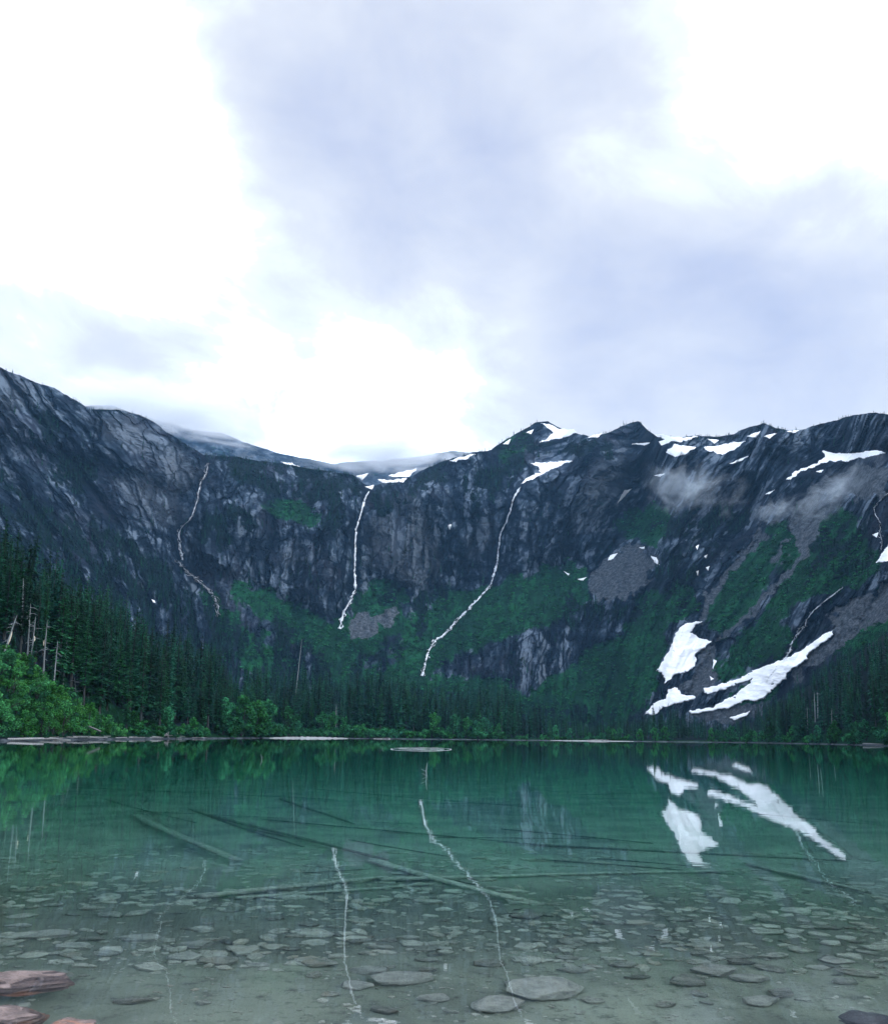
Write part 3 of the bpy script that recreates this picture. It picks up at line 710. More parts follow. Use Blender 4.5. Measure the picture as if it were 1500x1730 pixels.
# far ridge behind the saddle
FS = [(40, 700), (100, 690), (165, 684), (190, 685), (225, 697), (260, 708), (290, 716), (330, 727), (372, 730), (420, 750), (470, 765), (520, 775), (560, 783), (600, 780), (640, 778), (700, 772), (760, 762), (830, 765), (900, 760)]
fa, fe = px_azel(*np.array(FS, float).T)
az2 = np.linspace(fa[0], fa[-1], 420); es2 = np.interp(az2, fa, fe)
px2, _ = azel_px(az2, es2); es2 = es2 + 1.5 * fbm(px2 / 25, 0.9, oct=4, gain=0.6) / F
_, eb2 = px_azel(px2, np.full_like(px2, 850.0))
n2r = 90; t2 = np.linspace(0, 1, n2r)[:, None]
el2 = eb2[None] + (es2 - eb2)[None] * t2; azg2 = np.broadcast_to(az2[None], el2.shape)
r2 = 2500 + 500 * t2 + 0 * el2
u2, v2 = azg2 * 2600, r2 * np.tan(el2)
r2 = r2 - 22 * ridged(u2 / 150, v2 / 220, 4.4, 3) - 8 * fbm(u2 / 20, v2 / 14, 2.2, 3)
V2 = polar(azg2, r2, CAM_H + r2 * np.tan(el2))
V2 = np.concatenate([V2, polar(az2, r2[-1] + 200, CAM_H + r2[-1] * np.tan(es2) - 90)[None], polar(az2, r2[-1] + 900, 200.0)[None]], 0)
c2 = np.stack([0.1 + 0.5 * fbm(u2 / 120, v2 / 60, 1.0, 3), 0 * u2, 0.4 + 0.5 * fbm(u2 / 90, v2 / 90, 5.0, 3), 0 * u2], -1)
c2 = np.clip(np.concatenate([c2, np.repeat(c2[-1:], 2, 0)], 0), 0, 1)
me = mesh_data('far_ridge', V2, grid_faces(n2r + 2, 420), M_TERRAIN, False, c2.reshape(-1, 4), np.clip(0.45 + 0.35 * np.concatenate([fbm(u2 / 30, v2 / 40, 3.0, 4, 0.6), np.zeros((2, 420))], 0), 0, 1))
add('far_mountain_ridge', me, kind='structure', label='far grey ridge behind the saddle with its crest in cloud', category='ridge')

def ridge_point_r(az, el_):
    ci = np.clip(np.interp(az, az2, np.arange(420)), 0, 418.99); c0 = ci.astype(int)
    t = np.clip((el_ - eb2[c0]) / (es2[c0] - eb2[c0]), 0, 1) * (n2r - 1); j = np.clip(t.astype(int), 0, n2r - 2)
    return r2[j, c0]

# ------------------------------------------------------------------ snow patches
def snow_patch(label, poly, rfun=surf_r, lift=2.5):
    p = np.asarray(poly, float)
    w = max(np.ptp(p[:, 0]), np.ptp(p[:, 1]))
    st = 0.6 if w > 40 else 0.45
    gx = np.arange(p[:, 0].min() - 3, p[:, 0].max() + 3, st); gy = np.arange(p[:, 1].min() - 3, p[:, 1].max() + 3, st)
    X, Y = np.meshgrid(gx, gy)
    am = min(2.6, 0.5 + w * 0.025)
    ins = in_poly(poly, X + am * fbm(X / 13, Y / 9, 2.0, 4, 0.55), Y + am * fbm(X / 13, Y / 9, 8.0, 4, 0.55))
    # melt holes in the large fields
    if w > 60: ins &= fbm(X / 17, Y / 8, 31.0, 3) < 0.92
    q = ins[:-1, :-1] & ins[1:, :-1] & ins[:-1, 1:] & ins[1:, 1:]
    if not q.any(): return
    az, el_ = px_azel(X, Y)
    r = rfun(az, el_)
    for _ in range(3):
        rp = np.pad(r, 1, mode='edge'); r = (rp[:-2, 1:-1] + rp[2:, 1:-1] + rp[1:-1, :-2] + rp[1:-1, 2:] + r) / 5
    d = np.ones_like(X) * 0.0; m = ins.astype(float)
    for _ in range(5):
        mp_ = np.pad(m, 1); m = m * (mp_[:-2, 1:-1] + mp_[2:, 1:-1] + mp_[1:-1, :-2] + mp_[1:-1, 2:] + m) / 5
    top = polar(az, r - lift - 1.5 * m - 1.2 * fbm(X / 22, Y / 12, 3.0, 3), 0) ; rt = np.hypot(top[..., 0], top[..., 1]); top[..., 2] = CAM_H + rt * np.tan(el_)
    rb_ = r + 6.0; bot = polar(az, rb_, CAM_H + rb_ * np.tan(el_))
    ny, nx_ = X.shape; n = ny * nx_
    J, I = np.nonzero(q)
    a = J * nx_ + I
    top_f = np.stack([a, a + nx_, a + nx_ + 1, a + 1], 1)
    bot_f = top_f[:, ::-1] + n
    side = []
    qp = np.pad(q, 1)
    for (dj, di, e1, e2) in ((-1, 0, (0, 0), (0, 1)), (1, 0, (1, 1), (1, 0)), (0, -1, (1, 0), (0, 0)), (0, 1, (0, 1), (1, 1))):
        nb = qp[1 + dj:1 + dj + q.shape[0], 1 + di:1 + di + q.shape[1]]
        jj, ii = np.nonzero(q & ~nb)
        v1 = (jj + e1[0]) * nx_ + ii + e1[1]; v2_ = (jj + e2[0]) * nx_ + ii + e2[1]
        side.append(np.stack([v1, v2_, v2_ + n, v1 + n], 1))
    Fq = np.concatenate([top_f, bot_f] + side)
    V = np.concatenate([top.reshape(-1, 3), bot.reshape(-1, 3)])
    used, inv = np.unique(Fq, return_inverse=True)
    V = V[used]; c = V.mean(0); Fq = inv.reshape(Fq.shape)
    me = mesh_data('snow_patch', V - c, Fq, M_SNOW, False)
    add('snow_patch', me, loc=c, label=label, category='snow patch', group='snow patches on the mountain')
for lab, poly in SNOW: snow_patch(lab, poly)
snow_patch('pale snow strip on the far ridge left of the notch', [(472, 779), (493, 782), (514, 791), (500, 793)], ridge_point_r, 12.0)
snow_patch('snow lobes at the foot of the cloudy far ridge right of the notch', [(655, 803), (683, 796), (706, 790), (692, 805), (663, 806)], ridge_point_r, 12.0)

# ------------------------------------------------------------------ waterfalls
def strand(path, w, seed, wander, main=False):
    p = np.array(path, float)
    d = np.concatenate([[0], np.cumsum(np.hypot(*np.diff(p, axis=0).T))])
    s = np.arange(0, d[-1], 1.1)
    x, y = np.interp(s, d, p[:, 0]), np.interp(s, d, p[:, 1])
    x = x + wander * (0.5 + 0.9 * np.clip(fbm(s / 30, seed * 0.9, 9.0, 2) + 0.4, 0, 1.2)) * fbm(s / 9, seed * 3.1, 0.0, 3, 0.6); y = y + 0.4 * wander * fbm(s / 7, seed * 5.7, 1.0, 2)
    ww = w * np.clip((0.5 if main else 0.05) + 0.95 * fbm(s / (10 if main else 6), seed * 1.7, 2.0, 4, 0.75), 0.0, 1.3) * np.minimum(1, 0.3 + s / 12)
    ww = ww * (0.55 + 0.75 * np.clip(fbm(s / 34, seed * 0.37, 6.0, 2) + 0.5, 0, 1.2))          # fans out and narrows again
    tx, ty = np.gradient(x), np.gradient(y); L = np.hypot(tx, ty) + 1e-6
    nx_, ny_ = -ty / L, tx / L
    rings = []
    for k, tw in ((-0.5, 1.4), (0.0, 2.6), (0.5, 1.4), (0.0, -2.0)):
        az, el_ = px_azel(x + nx_ * ww * k, y + ny_ * ww * k)
        ac, ec = px_azel(x, y)
        rc = surf_r(ac, ec); rc = np.convolve(np.pad(rc, 2, mode='edge'), np.ones(5) / 5, 'valid')
        r = rc - tw - 1.2
        rings.append(polar(az, r, CAM_H + r * np.tan(el_)))
    V = np.stack(rings, 1).reshape(-1, 3); n = len(s)
    i = np.arange(n - 1)[:, None] * 4 + np.arange(4)[None]; j = np.arange(n - 1)[:, None] * 4 + (np.arange(4)[None] + 1) % 4
    Fq = np.stack([i, j, j + 4, i + 4], -1).reshape(-1, 4)
    return V, Fq
def join(parts):
    V, Fq, o = [], [], 0
    for v, f in parts: V.append(v); Fq.append(f + o); o += len(v)
    return np.concatenate(V), np.concatenate(Fq)
for fi, (lab, w, up, low) in enumerate(FALLS):
    base = wall_point(*low[-1])[0]
    e = add('waterfall', None, loc=base, label=lab, category='waterfall', group='waterfalls on the headwall')
    for nm_, path, ns, wd in (('plunge', up, 6, 1.3), ('cascade', low, 6, 2.7)):
        if fi == 0: ns, wd = 8, wd * 1.5
        V, Fq = join([strand(path, w * (0.5 if k == 0 else 0.34), fi * 7 + k + (20 if nm_ == 'plunge' else 0), wd * (0.5 if k == 0 else 1.9), k == 0) for k in range(ns)])
        add(nm_, mesh_data(nm_, V - base, Fq, M_FOAM, True), parent=e)

# ------------------------------------------------------------------ trees
def tri_mesh(name, V, Fc, mat): return mesh_data(name, V, Fc, mat)
def tube_rings(pts, rad, sides=7, seed=0, rough=0.0):
    pts = np.asarray(pts, float); n = len(pts); rs = np.random.default_rng(seed)
    tg = np.gradient(pts, axis=0); tg /= np.linalg.norm(tg, axis=1, keepdims=True) + 1e-9
    ref = np.array([0, 0, 1.0]) if abs(tg[0, 2]) < 0.8 else np.array([1.0, 0, 0])
    a = np.cross(tg, ref); a /= np.linalg.norm(a, axis=1, keepdims=True) + 1e-9; b = np.cross(tg, a)
    th = np.arange(sides) / sides * 2 * math.pi
    rad = np.asarray(rad, float)[:, None] * (1 + rough * rs.normal(size=(n, sides)))
    V = pts[:, None] + rad[..., None] * (np.cos(th)[None, :, None] * a[:, None] + np.sin(th)[None, :, None] * b[:, None])
    V = np.concatenate([V.reshape(-1, 3), pts[:1], pts[-1:]])
    Fq = []
    for k in range(n - 1):
        for s in range(sides):
            p, q = k * sides + s, k * sides + (s + 1) % sides
            Fq += [(p, q, q + sides), (p, q + sides, p + sides)]
    c0, c1 = n * sides, n * sides + 1
    for s in range(sides):
        Fq += [(c0, (s + 1) % sides, s), (c1, (n - 1) * sides + s, (n - 1) * sides + (s + 1) % sides)]
    return V, np.array(Fq)

def conifer(seed, H=30.0, lmax=3.4, first=0.1, whorls=46, per=6, twigs=5, gappy=0.12, detail=True):
    rs = random.Random(seed)
    V, Fc = [], []
    def tri(a, b, c):
        n = len(V); V.extend((a, b, c)); Fc.append((n, n + 1, n + 2))
    lean = (rs.uniform(-.3, .3), rs.uniform(-.3, .3))
    def axis(z): return Vector((lean[0] * (z / H) ** 2, lean[1] * (z / H) ** 2, z))
    for w in range(whorls):
        t = first + (0.985 - first) * ((w + rs.uniform(-.3, .3)) / (whorls - 1)); t = min(max(t, first), 0.99)
        prof = (1 - t) ** 0.72 * min(1.0, 0.45 + 3.0 * (t - first + 0.02))
        for k in range(per):
            if rs.random() < gappy: continue
            L = lmax * prof * rs.uniform(0.6, 1.2) + 0.16
            ph = 2 * math.pi * (k + rs.random() * 0.8) / per + w * 2.4
            d = Vector((math.cos(ph), math.sin(ph), 0)); sd_ = Vector((-d.y, d.x, 0))
            z = t * H + rs.uniform(-.35, .35)
            rise = 0.55 * t - rs.uniform(0.25, 0.55)
            def pt(u): return axis(z) + d * (L * u) + Vector((0, 0, L * (rise * u - 0.22 * u * u + 0.12 * u ** 3)))
            w0 = 0.03 + 0.05 * L
            tri(pt(0) + sd_ * w0, pt(0) - sd_ * w0, pt(1.0))
            nt_ = twigs if L > 0.9 else max(2, twigs - 2)
            for q in range(nt_):
                u = (q + 0.8 + rs.uniform(-.2, .2)) / (nt_ + 0.4)
                tl = L * (0.34 * (1 - u) + 0.16) * rs.uniform(0.75, 1.25) + 0.1
                for s in (-1, 1):
                    a = pt(u - 0.55 / nt_); b = pt(min(u + 0.55 / nt_, 1.0))
                    tip = pt(u) + (sd_ * s * 0.9 + d * 0.55).normalized() * tl + Vector((0, 0, -tl * rs.uniform(0.1, 0.6)))
                    tri(a, b, tip)
                if rs.random() < 0.55:
                    a = pt(u - 0.4 / nt_); b = pt(min(u + 0.4 / nt_, 1.0)); tri(a, b, pt(u) + Vector((0, 0, -tl * rs.uniform(0.45, 0.9))) + sd_ * rs.uniform(-.2, .2) * tl)
    tri(axis(H * 0.97) + Vector((0.12, 0, 0)), axis(H * 0.97) - Vector((0.12, 0, 0)), axis(H))
    tri(axis(H * 0.97) + Vector((0, 0.12, 0)), axis(H * 0.97) - Vector((0, 0.12, 0)), axis(H))
    zs = np.linspace(-1.0, 0.96 * H, 9)
    tv, tf = tube_rings([axis(max(z, 0)) if z >= 0 else Vector((0, 0, z)) for z in zs], 0.02 + 0.36 * (1 - np.clip(zs / H, 0, 1)) ** 0.9, 6)
    return np.array([tuple(v) for v in V]), np.array(Fc), tv, tf

CONI = []
for i, (lm, fs, wh, pr, gp) in enumerate([(3.3, .06, 48, 6, .10), (2.7, .12, 52, 6, .14), (3.9, .05, 44, 7, .12), (2.4, .2, 46, 5, .2), (3.0, .1, 50, 6, .25), (3.5, .28, 38, 6, .15)]):
    cv, cf_, tv, tf = conifer(100 + i, 30.0, lm, fs, wh, pr, 5, gp)
    CONI.append((tri_mesh('conifer_crown', cv, cf_, M_NEEDLE), tri_mesh('conifer_trunk', tv, tf, M_BARK)))
def place_conifer(x, y, z, H, label, group, var=None):
    cm, tm = CONI[random.randrange(len(CONI)) if var is None else var]
    s = H / 30.0; wdt = s * random.uniform(0.95, 1.5)
    e = add('conifer_tree', None, loc=(x, y, z), rot=(0, 0, random.uniform(0, 6.28)), scale=(wdt, wdt, s), label=label, category='tree', group=group)
    add('trunk', tm, parent=e); add('crown', cm, parent=e)
    return e

CANOPY = [(-400, 780), (-100, 860), (0, 897), (30, 893), (60, 930), (130, 965), (200, 1005), (240, 1035), (270, 1058), (320, 1080), (360, 1100), (385, 1120), (400, 1135), (450, 1125), (500, 1135), (560, 1140), (620, 1128), (640, 1125), (700, 1150), (760, 1160), (800, 1140), (830, 1165), (860, 1145), (880, 1175), (930, 1200), (1000, 1212), (1060, 1206), (1100, 1198), (1140, 1190), (1180, 1205), (1230, 1218), (1260, 1205), (1290, 1180), (1330, 1160), (1400, 1110), (1450, 1080), (1500, 1050), (1700, 960)]
ca, ce = px_azel(*np.array(CANOPY, float).T)
def top_el(az): return np.interp(az, ca, ce)
def px_az(px): return float(px_azel(px, 1245.0)[0])
BUSH_ZONE = [(-60, 1070), (0, 1092), (40, 1112), (55, 1137), (75, 1152), (110, 1172), (130, 1188), (150, 1207), (200, 1224), (235, 1243), (-60, 1248)]
cands = []
def try_tree(az, r, hmin, hmax, lo=0.72, hi=1.0):
    z = float(front_z(np.array(az), np.array(r)))
    if z < 0.4: return None
    px, py = azel_px(az, math.atan2(z - CAM_H, r))
    if in_poly(BUSH_ZONE, np.array(float(px)), np.array(float(py) - 6)) : return None
    hm = (math.tan(float(top_el(az))) * r + CAM_H - z) * random.uniform(lo, hi) * float(np.clip(0.88 + 0.5 * fbm(az * 42.0, r / 60.0, 3.0, 3), 0.55, 1.12))
    if hm < hmin * 0.6: return None
    H = min(max(hm, hmin), hmax * random.uniform(0.85, 1.0))
    return (r * math.sin(az), r * math.cos(az), z - 0.2, H, az, r)
near_list, fill_list = [], []
def spaced(lst, x, y, d):
    return all((x - t[0]) ** 2 + (y - t[1]) ** 2 > d * d for t in lst)
# left bank
n = 0
while n < 3000 and len(near_list) < 150:
    n += 1
    px = random.uniform(-70, 400); az = px_az(px); s0 = float(shore_r(np.array(az)))
    r = s0 + 9 + 150 * random.random() ** 1.5
    t = try_tree(az, r, 9, 43, 0.62 + 0.28 * min(1, (r - s0) / 80), 1.02)
    if t and spaced(near_list, t[0], t[1], 4.2): near_list.append(t)
n_left = len(near_list)
n = 0
while n < 4000 and len(near_list) < 265:
    n += 1
    px = random.uniform(385, 1290); az = px_az(px); s0 = float(shore_r(np.array(az)))
    r = s0 + 10 + 60 * random.random()
    t = try_tree(az, r, 8, 42, 0.6, 1.08)
    if t and spaced(near_list, t[0], t[1], 4.5): near_list.append(t)
n = 0
while n < 3000 and len(near_list) < 300:
    n += 1
    px = random.uniform(1280, 1540); az = px_az(px); s0 = float(shore_r(np.array(az)))
    r = s0 + 8 + 50 * random.random()
    t = try_tree(az, r, 10, 22, 0.8, 1.0)
    if t and spaced(near_list, t[0], t[1], 5): near_list.append(t)
for k, t in enumerate(near_list):
    pxl = float(azel_px(t[4], 0.0)[0])
    tall = t[3] > 24
    if k < n_left:
        zone = 'at the left picture edge' if pxl < 60 else 'behind the paired dead trunks' if pxl < 130 else 'right of the paired dead trunks' if pxl < 220 else 'around the tilted dead trunk' if pxl < 300 else 'where the left bank runs out'
        deep = 'on the forest front' if t[5] - float(shore_r(np.array(t[4]))) < 45 else 'deeper in the forest'
        lab, grp = ('tall' if tall else 'short') + ' dark conifer ' + deep + ' ' + zone, 'conifers on the left bank'
    elif pxl < 900:
        zone = 'behind the pale bushes left of the gravel bar' if pxl < 480 else 'behind the bright gravel bar' if pxl < 590 else 'in line with the pale ring on the water' if pxl < 770 else 'right of the pale ring, before the dark lower cliff'
        lab, grp = ('tall' if t[3] > 20 else 'short') + ' far shore conifer ' + zone, 'conifers on the far shore'
    elif pxl < 1290: lab, grp = 'small dark shore conifer ' + ('below the green slope' if pxl < 1080 else 'below the hanging snowfield' if pxl < 1180 else 'below the long snow tongue'), 'conifers below the snowfields'
    else: lab, grp = 'dark conifer low on the right wooded slope, ' + ('left of the pale dead trunks' if pxl < 1360 else 'among the pale dead trunks' if pxl < 1430 else 'right of the pale dead trunks'), 'conifers on the right slope'
    place_conifer(*t[:4], lab, grp)

# the wood beyond: one mass of trees
def far_conifer(seed):
    cv, cf_, tv, tf = conifer(seed, 10.0, 1.45, 0.06, 15, 5, 2, 0.1)
    return np.concatenate([cv, tv]), np.concatenate([cf_, tf + len(cv)])
far_col = bpy.data.collections.new('far_tree_shapes')
for i in range(4):
    v, f = far_conifer(500 + i)
    o = bpy.data.objects.new('far_tree_shape', tri_mesh('far_tree_shape', v, f, M_NEEDLE_FAR)); far_col.objects.link(o)
big_col = bpy.data.collections.new('wood_tree_shapes')
for i in (0, 1, 2, 4):
    o = bpy.data.objects.new('wood_tree_shape', CONI[i][0].copy()); o.scale = (1 / 3, 1 / 3, 1 / 3); big_col.objects.link(o)
def scatter(name, pts, heights, col, base, label, ratio=(1.0, 1.3), category='forest'):
    pts = np.asarray(pts, np.float32); n = len(pts)
    me = bpy.data.meshes.new(name); me.vertices.add(n); me.vertices.foreach_set('co', pts.ravel())
    a = me.attributes.new('tree_scale', 'FLOAT_VECTOR', 'POINT')
    h = np.asarray(heights) / base; w = h * rng.uniform(ratio[0], ratio[1], n)
    a.data.foreach_set('vector', np.stack([w, w, h], 1).astype(np.float32).ravel())
    a = me.attributes.new('tree_rot', 'FLOAT_VECTOR', 'POINT')
    a.data.foreach_set('vector', np.stack([rng.normal(0, .03, n), rng.normal(0, .03, n), rng.uniform(0, 6.28, n)], 1).astype(np.float32).ravel())
    a = me.attributes.new('tree_kind', 'INT', 'POINT'); a.data.foreach_set('value', rng.integers(0, 4, n).astype(np.int32))
    o = add(name, me, kind='stuff', label=label, category=category)
    ng = bpy.data.node_groups.new(name + '_scatter', 'GeometryNodeTree')
    ng.interface.new_socket('Geometry', in_out='INPUT', socket_type='NodeSocketGeometry'); ng.interface.new_socket('Geometry', in_out='OUTPUT', socket_type='NodeSocketGeometry')
    gi, go = ng.nodes.new('NodeGroupInput'), ng.nodes.new('NodeGroupOutput')
    iop = ng.nodes.new('GeometryNodeInstanceOnPoints'); ci = ng.nodes.new('GeometryNodeCollectionInfo')
    ci.inputs['Collection'].default_value = col; ci.inputs['Separate Children'].default_value = True; ci.inputs['Reset Children'].default_value = True
    ng.links.new(gi.outputs[0], iop.inputs['Points']); ng.links.new(ci.outputs[0], iop.inputs['Instance']); iop.inputs['Pick Instance'].default_value = True
    for nm_, ty, sock in (('tree_scale', 'FLOAT_VECTOR', 'Scale'), ('tree_rot', 'FLOAT_VECTOR', 'Rotation'), ('tree_kind', 'INT', 'Instance Index')):
        at = ng.nodes.new('GeometryNodeInputNamedAttribute'); at.data_type = ty; at.inputs['Name'].default_value = nm_
        ng.links.new(at.outputs['Attribute'], iop.inputs[sock])
    ng.links.new(iop.outputs[0], go.inputs[0])
    md = o.modifiers.new('scatter', 'NODES'); md.node_group = ng
    return o
pts, hs = [], []
n = 0
while n < 9000 and len(pts) < 2100:
    n += 1
    px = random.uniform(-90, 1560); az = px_az(px); s0 = float(shore_r(np.array(az)))
    dep = 330 if px < 420 else (545 if px < 1270 else 480)
    r = s0 + (25 if px > 380 else 60) + dep * random.random() ** 1.3
    t = try_tree(az, r, 7, 46 if px < 1270 else 22, 0.62, 1.04)
    if t: pts.append(t[:3]); hs.append(t[3])
scatter('conifer_forest', pts, hs, far_col, 10.0, 'dense dark conifer forest behind the front row of shore trees', (0.75, 1.05))
# trees on the mountain wall
ii = rng.integers(0, NC, 90000); jj = rng.integers(3, NROW, 90000)
wgt = np.abs(PX[jj, np.minimum(ii + 1, NC - 1)] - PX[jj, ii])
pr = np.clip((FOREST_GRID[jj, ii] - 0.35) * 1.5, 0, 1) * 0.30
pr = np.where((jj > NROW - 6), np.maximum(pr, 0.25 * (fbm(PX[jj, ii] / 60, 2.2, oct=2) > 0.0)), pr)
pr = np.maximum(pr, np.where(GREEN_GRID[jj, ii] > 0.5, 0.035, 0.012))
ok = (rng.random(90000) < pr) & (A_SNOW[np.clip((PY[jj, ii] - Y0).astype(int), 0, NY - 1), np.clip((PX[jj, ii] - X0).astype(int), 0, NX - 1)] < 0.1) & (A_SCREE[np.clip((PY[jj, ii] - Y0).astype(int), 0, NY - 1), np.clip((PX[jj, ii] - X0).astype(int), 0, NX - 1)] < 0.5)
ii, jj = ii[ok], jj[ok]
wp = Vw[jj, ii] - np.array([0, 0, 0.8])
hh = RD[jj, ii] / 1500 * rng.uniform(6, 15, len(ii)) * np.where(jj > NROW - 25, 0.6, 1.0) * np.where(PY[jj, ii] > 950, 1.4, 1.0)
tl_px, tl_w = [], []
for xa, xb, cnt in [(60, 345, 110), (345, 620, 330), (640, 860, 120), (985, 1060, 40), (1110, 1345, 170), (1345, 1500, 40)]:
    q = rng.uniform(xa, xb, cnt * 3); q = q[fbm(q / 14, 4.4, oct=3) > -0.05][:cnt]; tl_px.append(q)
tl = np.concatenate(tl_px); ti = np.clip(np.searchsorted(AZ, px_azel(tl, np.full_like(tl, 760.0))[0]), 0, NC - 1); tj = NROW - 1 - rng.integers(0, 7, len(ti))
wp = np.concatenate([wp, Vw[tj, ti] - np.array([0, 0, 0.8])]); hh = np.concatenate([hh, RD[tj, ti] / 1500 * rng.uniform(3, 7.5, len(ti))])
scatter('mountain_forest', wp, hh, far_col, 10.0, 'dark conifer woods clinging to the benches and gullies of the mountain', (0.9, 1.3))

# alder brush on the green slopes
brush_col = bpy.data.collections.new('brush_shapes')
M_BRUSH = mat_leaf('alder_brush_leaves', (0.006, 0.044, 0.017), (0.015, 0.106, 0.036), 0.4, 1.2, 0.15)
for i in range(4):
    rs_ = np.random.default_rng(60 + i); nq = 34
    dd_ = rs_.normal(size=(nq, 3)); dd_[:, 2] = np.abs(dd_[:, 2]); dd_ /= np.linalg.norm(dd_, axis=1, keepdims=True)
    Pq = dd_ * rs_.uniform(0.6, 1.0, (nq, 1)) * np.array([1, 1, 0.8]); aq = rs_.normal(size=(nq, 3)); aq /= np.linalg.norm(aq, axis=1, keepdims=True); bq = np.cross(aq, dd_)
    Vq = np.stack([Pq - aq * .34, Pq + bq * .24, Pq + aq * .34, Pq - bq * .24], 1).reshape(-1, 3)
    brush_col.objects.link(bpy.data.objects.new('brush_shape', mesh_data('brush_shape', Vq, np.arange(4 * nq).reshape(nq, 4), M_BRUSH)))
bi = rng.integers(0, NC, 60000); bj = rng.integers(2, NROW - 6, 60000)
okb = (rng.random(60000) < np.clip(GREEN_GRID[bj, bi] - 0.25, 0, 1) * 0.95) & (quiet[bj, bi] < 0.2)
bi, bj = bi[okb], bj[okb]
scatter('alder_brush', Vw[bj, bi], RD[bj, bi] / 1500 * rng.uniform(1.2, 4.2, len(bi)), brush_col, 1.0, 'green alder brush covering the gullies and lower slopes of the mountain', (0.9, 1.6), 'brush')
print('brush', len(bi), 'wall trees', len(wp), 'wood', len(pts))

# shrubs
def shrub(seed, tall=1.0, leaves=1300, size=0.2):
    rs = np.random.default_rng(seed)
    lobes = [(rs.normal(0, 0.95, 2), rs.uniform(0.4, 2.9) * tall, rs.uniform(0.3, 0.8)) for _ in range(14)]
    P = []
    for k in range(leaves):
        c, h, rad = lobes[rs.integers(0, 14)]
        d = rs.normal(size=3); d /= np.linalg.norm(d); q = rad * rs.uniform(0.55, 1.05)
        p = np.array([c[0], c[1], h]) + d * q * np.array([1, 1, 1.1 * tall ** 0.5])
        if p[2] < 0.05: p[2] = rs.uniform(0.05, 0.5)
        P.append(p)
    P = np.array(P); n = len(P)
    a = rs.normal(size=(n, 3)); a[:, 2] *= 0.5; a /= np.linalg.norm(a, axis=1, keepdims=True)
    b_ = rs.normal(size=(n, 3)); b_ -= (b_ * a).sum(1, keepdims=True) * a; b_ /= np.linalg.norm(b_, axis=1, keepdims=True)
    sz = size * rs.uniform(0.6, 1.4, (n, 1))
    V = np.stack([P - a * sz, P + b_ * sz * 0.5, P + a * sz, P - b_ * sz * 0.5], 1).reshape(-1, 3)
    Fq = np.arange(4 * n).reshape(n, 4)
    st = [tube_rings([(0, 0, -0.3), (c[0] * .4, c[1] * .4, h * .5), (c[0], c[1], h)], [0.06, 0.045, 0.02], 5) for c, h, _ in lobes]
    sv, sf = join(st)
    return V, Fq, sv, sf
def shrub_set(mat, specs):
    res = []
    for sd_, tl, lv, sz in specs:
        V, Fq, sv, sf = shrub(sd_, tl, lv, sz)
        res.append((mesh_data('shrub_foliage', V, Fq, mat), mesh_data('shrub_stem', sv, sf, M_BARK)))
    return res
SH_NEAR = shrub_set(M_SHRUB, [(1, 1.0, 1500, .17), (2, 1.3, 1600, .17), (3, 0.7, 1300, .16), (4, 1.8, 1700, .17), (5, 1.1, 1100, .2), (6, 0.9, 1500, .15)])
SH_FAR = shrub_set(M_SHRUB_FAR, [(11, 1.0, 900, .3), (12, 2.2, 1100, .32), (13, 0.7, 800, .3)])
def place_shrub(x, y, z, s, kit, label, group, name='shrub', zs=1.0):
    fm, sm = random.choice(kit)
    e = add(name, None, loc=(x, y, z), rot=(0, 0, random.uniform(0, 6.28)), scale=(s, s, s * zs), label=label, category='shrub', group=group)
    add('foliage', fm, parent=e); add('stem', sm, parent=e)
lst = []
n = 0
while n < 4000 and len(lst) < 150:
    n += 1
    px = random.uniform(-55, 250); az = px_az(px); s0 = float(shore_r(np.array(az)))
    r = s0 + 3 + 62 * random.random()
    z = float(front_z(np.array(az), np.array(r)))
    qx, qy = azel_px(az, math.atan2(z - CAM_H, r))
    if not in_poly(BUSH_ZONE, np.array(float(qx)), np.array(float(qy) - 14)): continue
    x, y = r * math.sin(az), r * math.cos(az)
    if not spaced(lst, x, y, 1.7): continue
    lst.append((x, y)); hi = r - s0 > 28
    zone = 'at the left picture edge' if px < 45 else 'below the paired dead trunks' if px < 110 else 'above the driftwood' if px < 175 else 'at the right end of the thicket'
    place_shrub(x, y, z - 0.1, random.uniform(0.45, 0.95) if hi else random.uniform(0.5, 1.15), SH_NEAR, ('bright green leafy shrub high on the left bank, ' if hi else 'bright green leafy shrub near the left waterline, ') + zone, 'shrubs on the left bank')
sap = []
for _ in range(600):
    if len(sap) >= 16: break
    px = random.uniform(0, 215); az = px_az(px); s0 = float(shore_r(np.array(az))); r = s0 + 6 + 44 * random.random()
    z = float(front_z(np.array(az), np.array(r))); qx, qy = azel_px(az, math.atan2(z - CAM_H, r)); x, y = r * math.sin(az), r * math.cos(az)
    if in_poly(BUSH_ZONE, np.array(float(qx)), np.array(float(qy) - 8)) and spaced(sap, x, y, 4.0):
        sap.append((x, y)); place_conifer(x, y, z - 0.2, random.uniform(4.0, 7.5), 'young conifer growing among the bright shrubs, ' + ('at the left picture edge' if px < 45 else 'below the paired dead trunks' if px < 110 else 'above the driftwood' if px < 175 else 'at the right end of the thicket'), 'young conifers in the thicket', random.choice((0, 2, 4)))
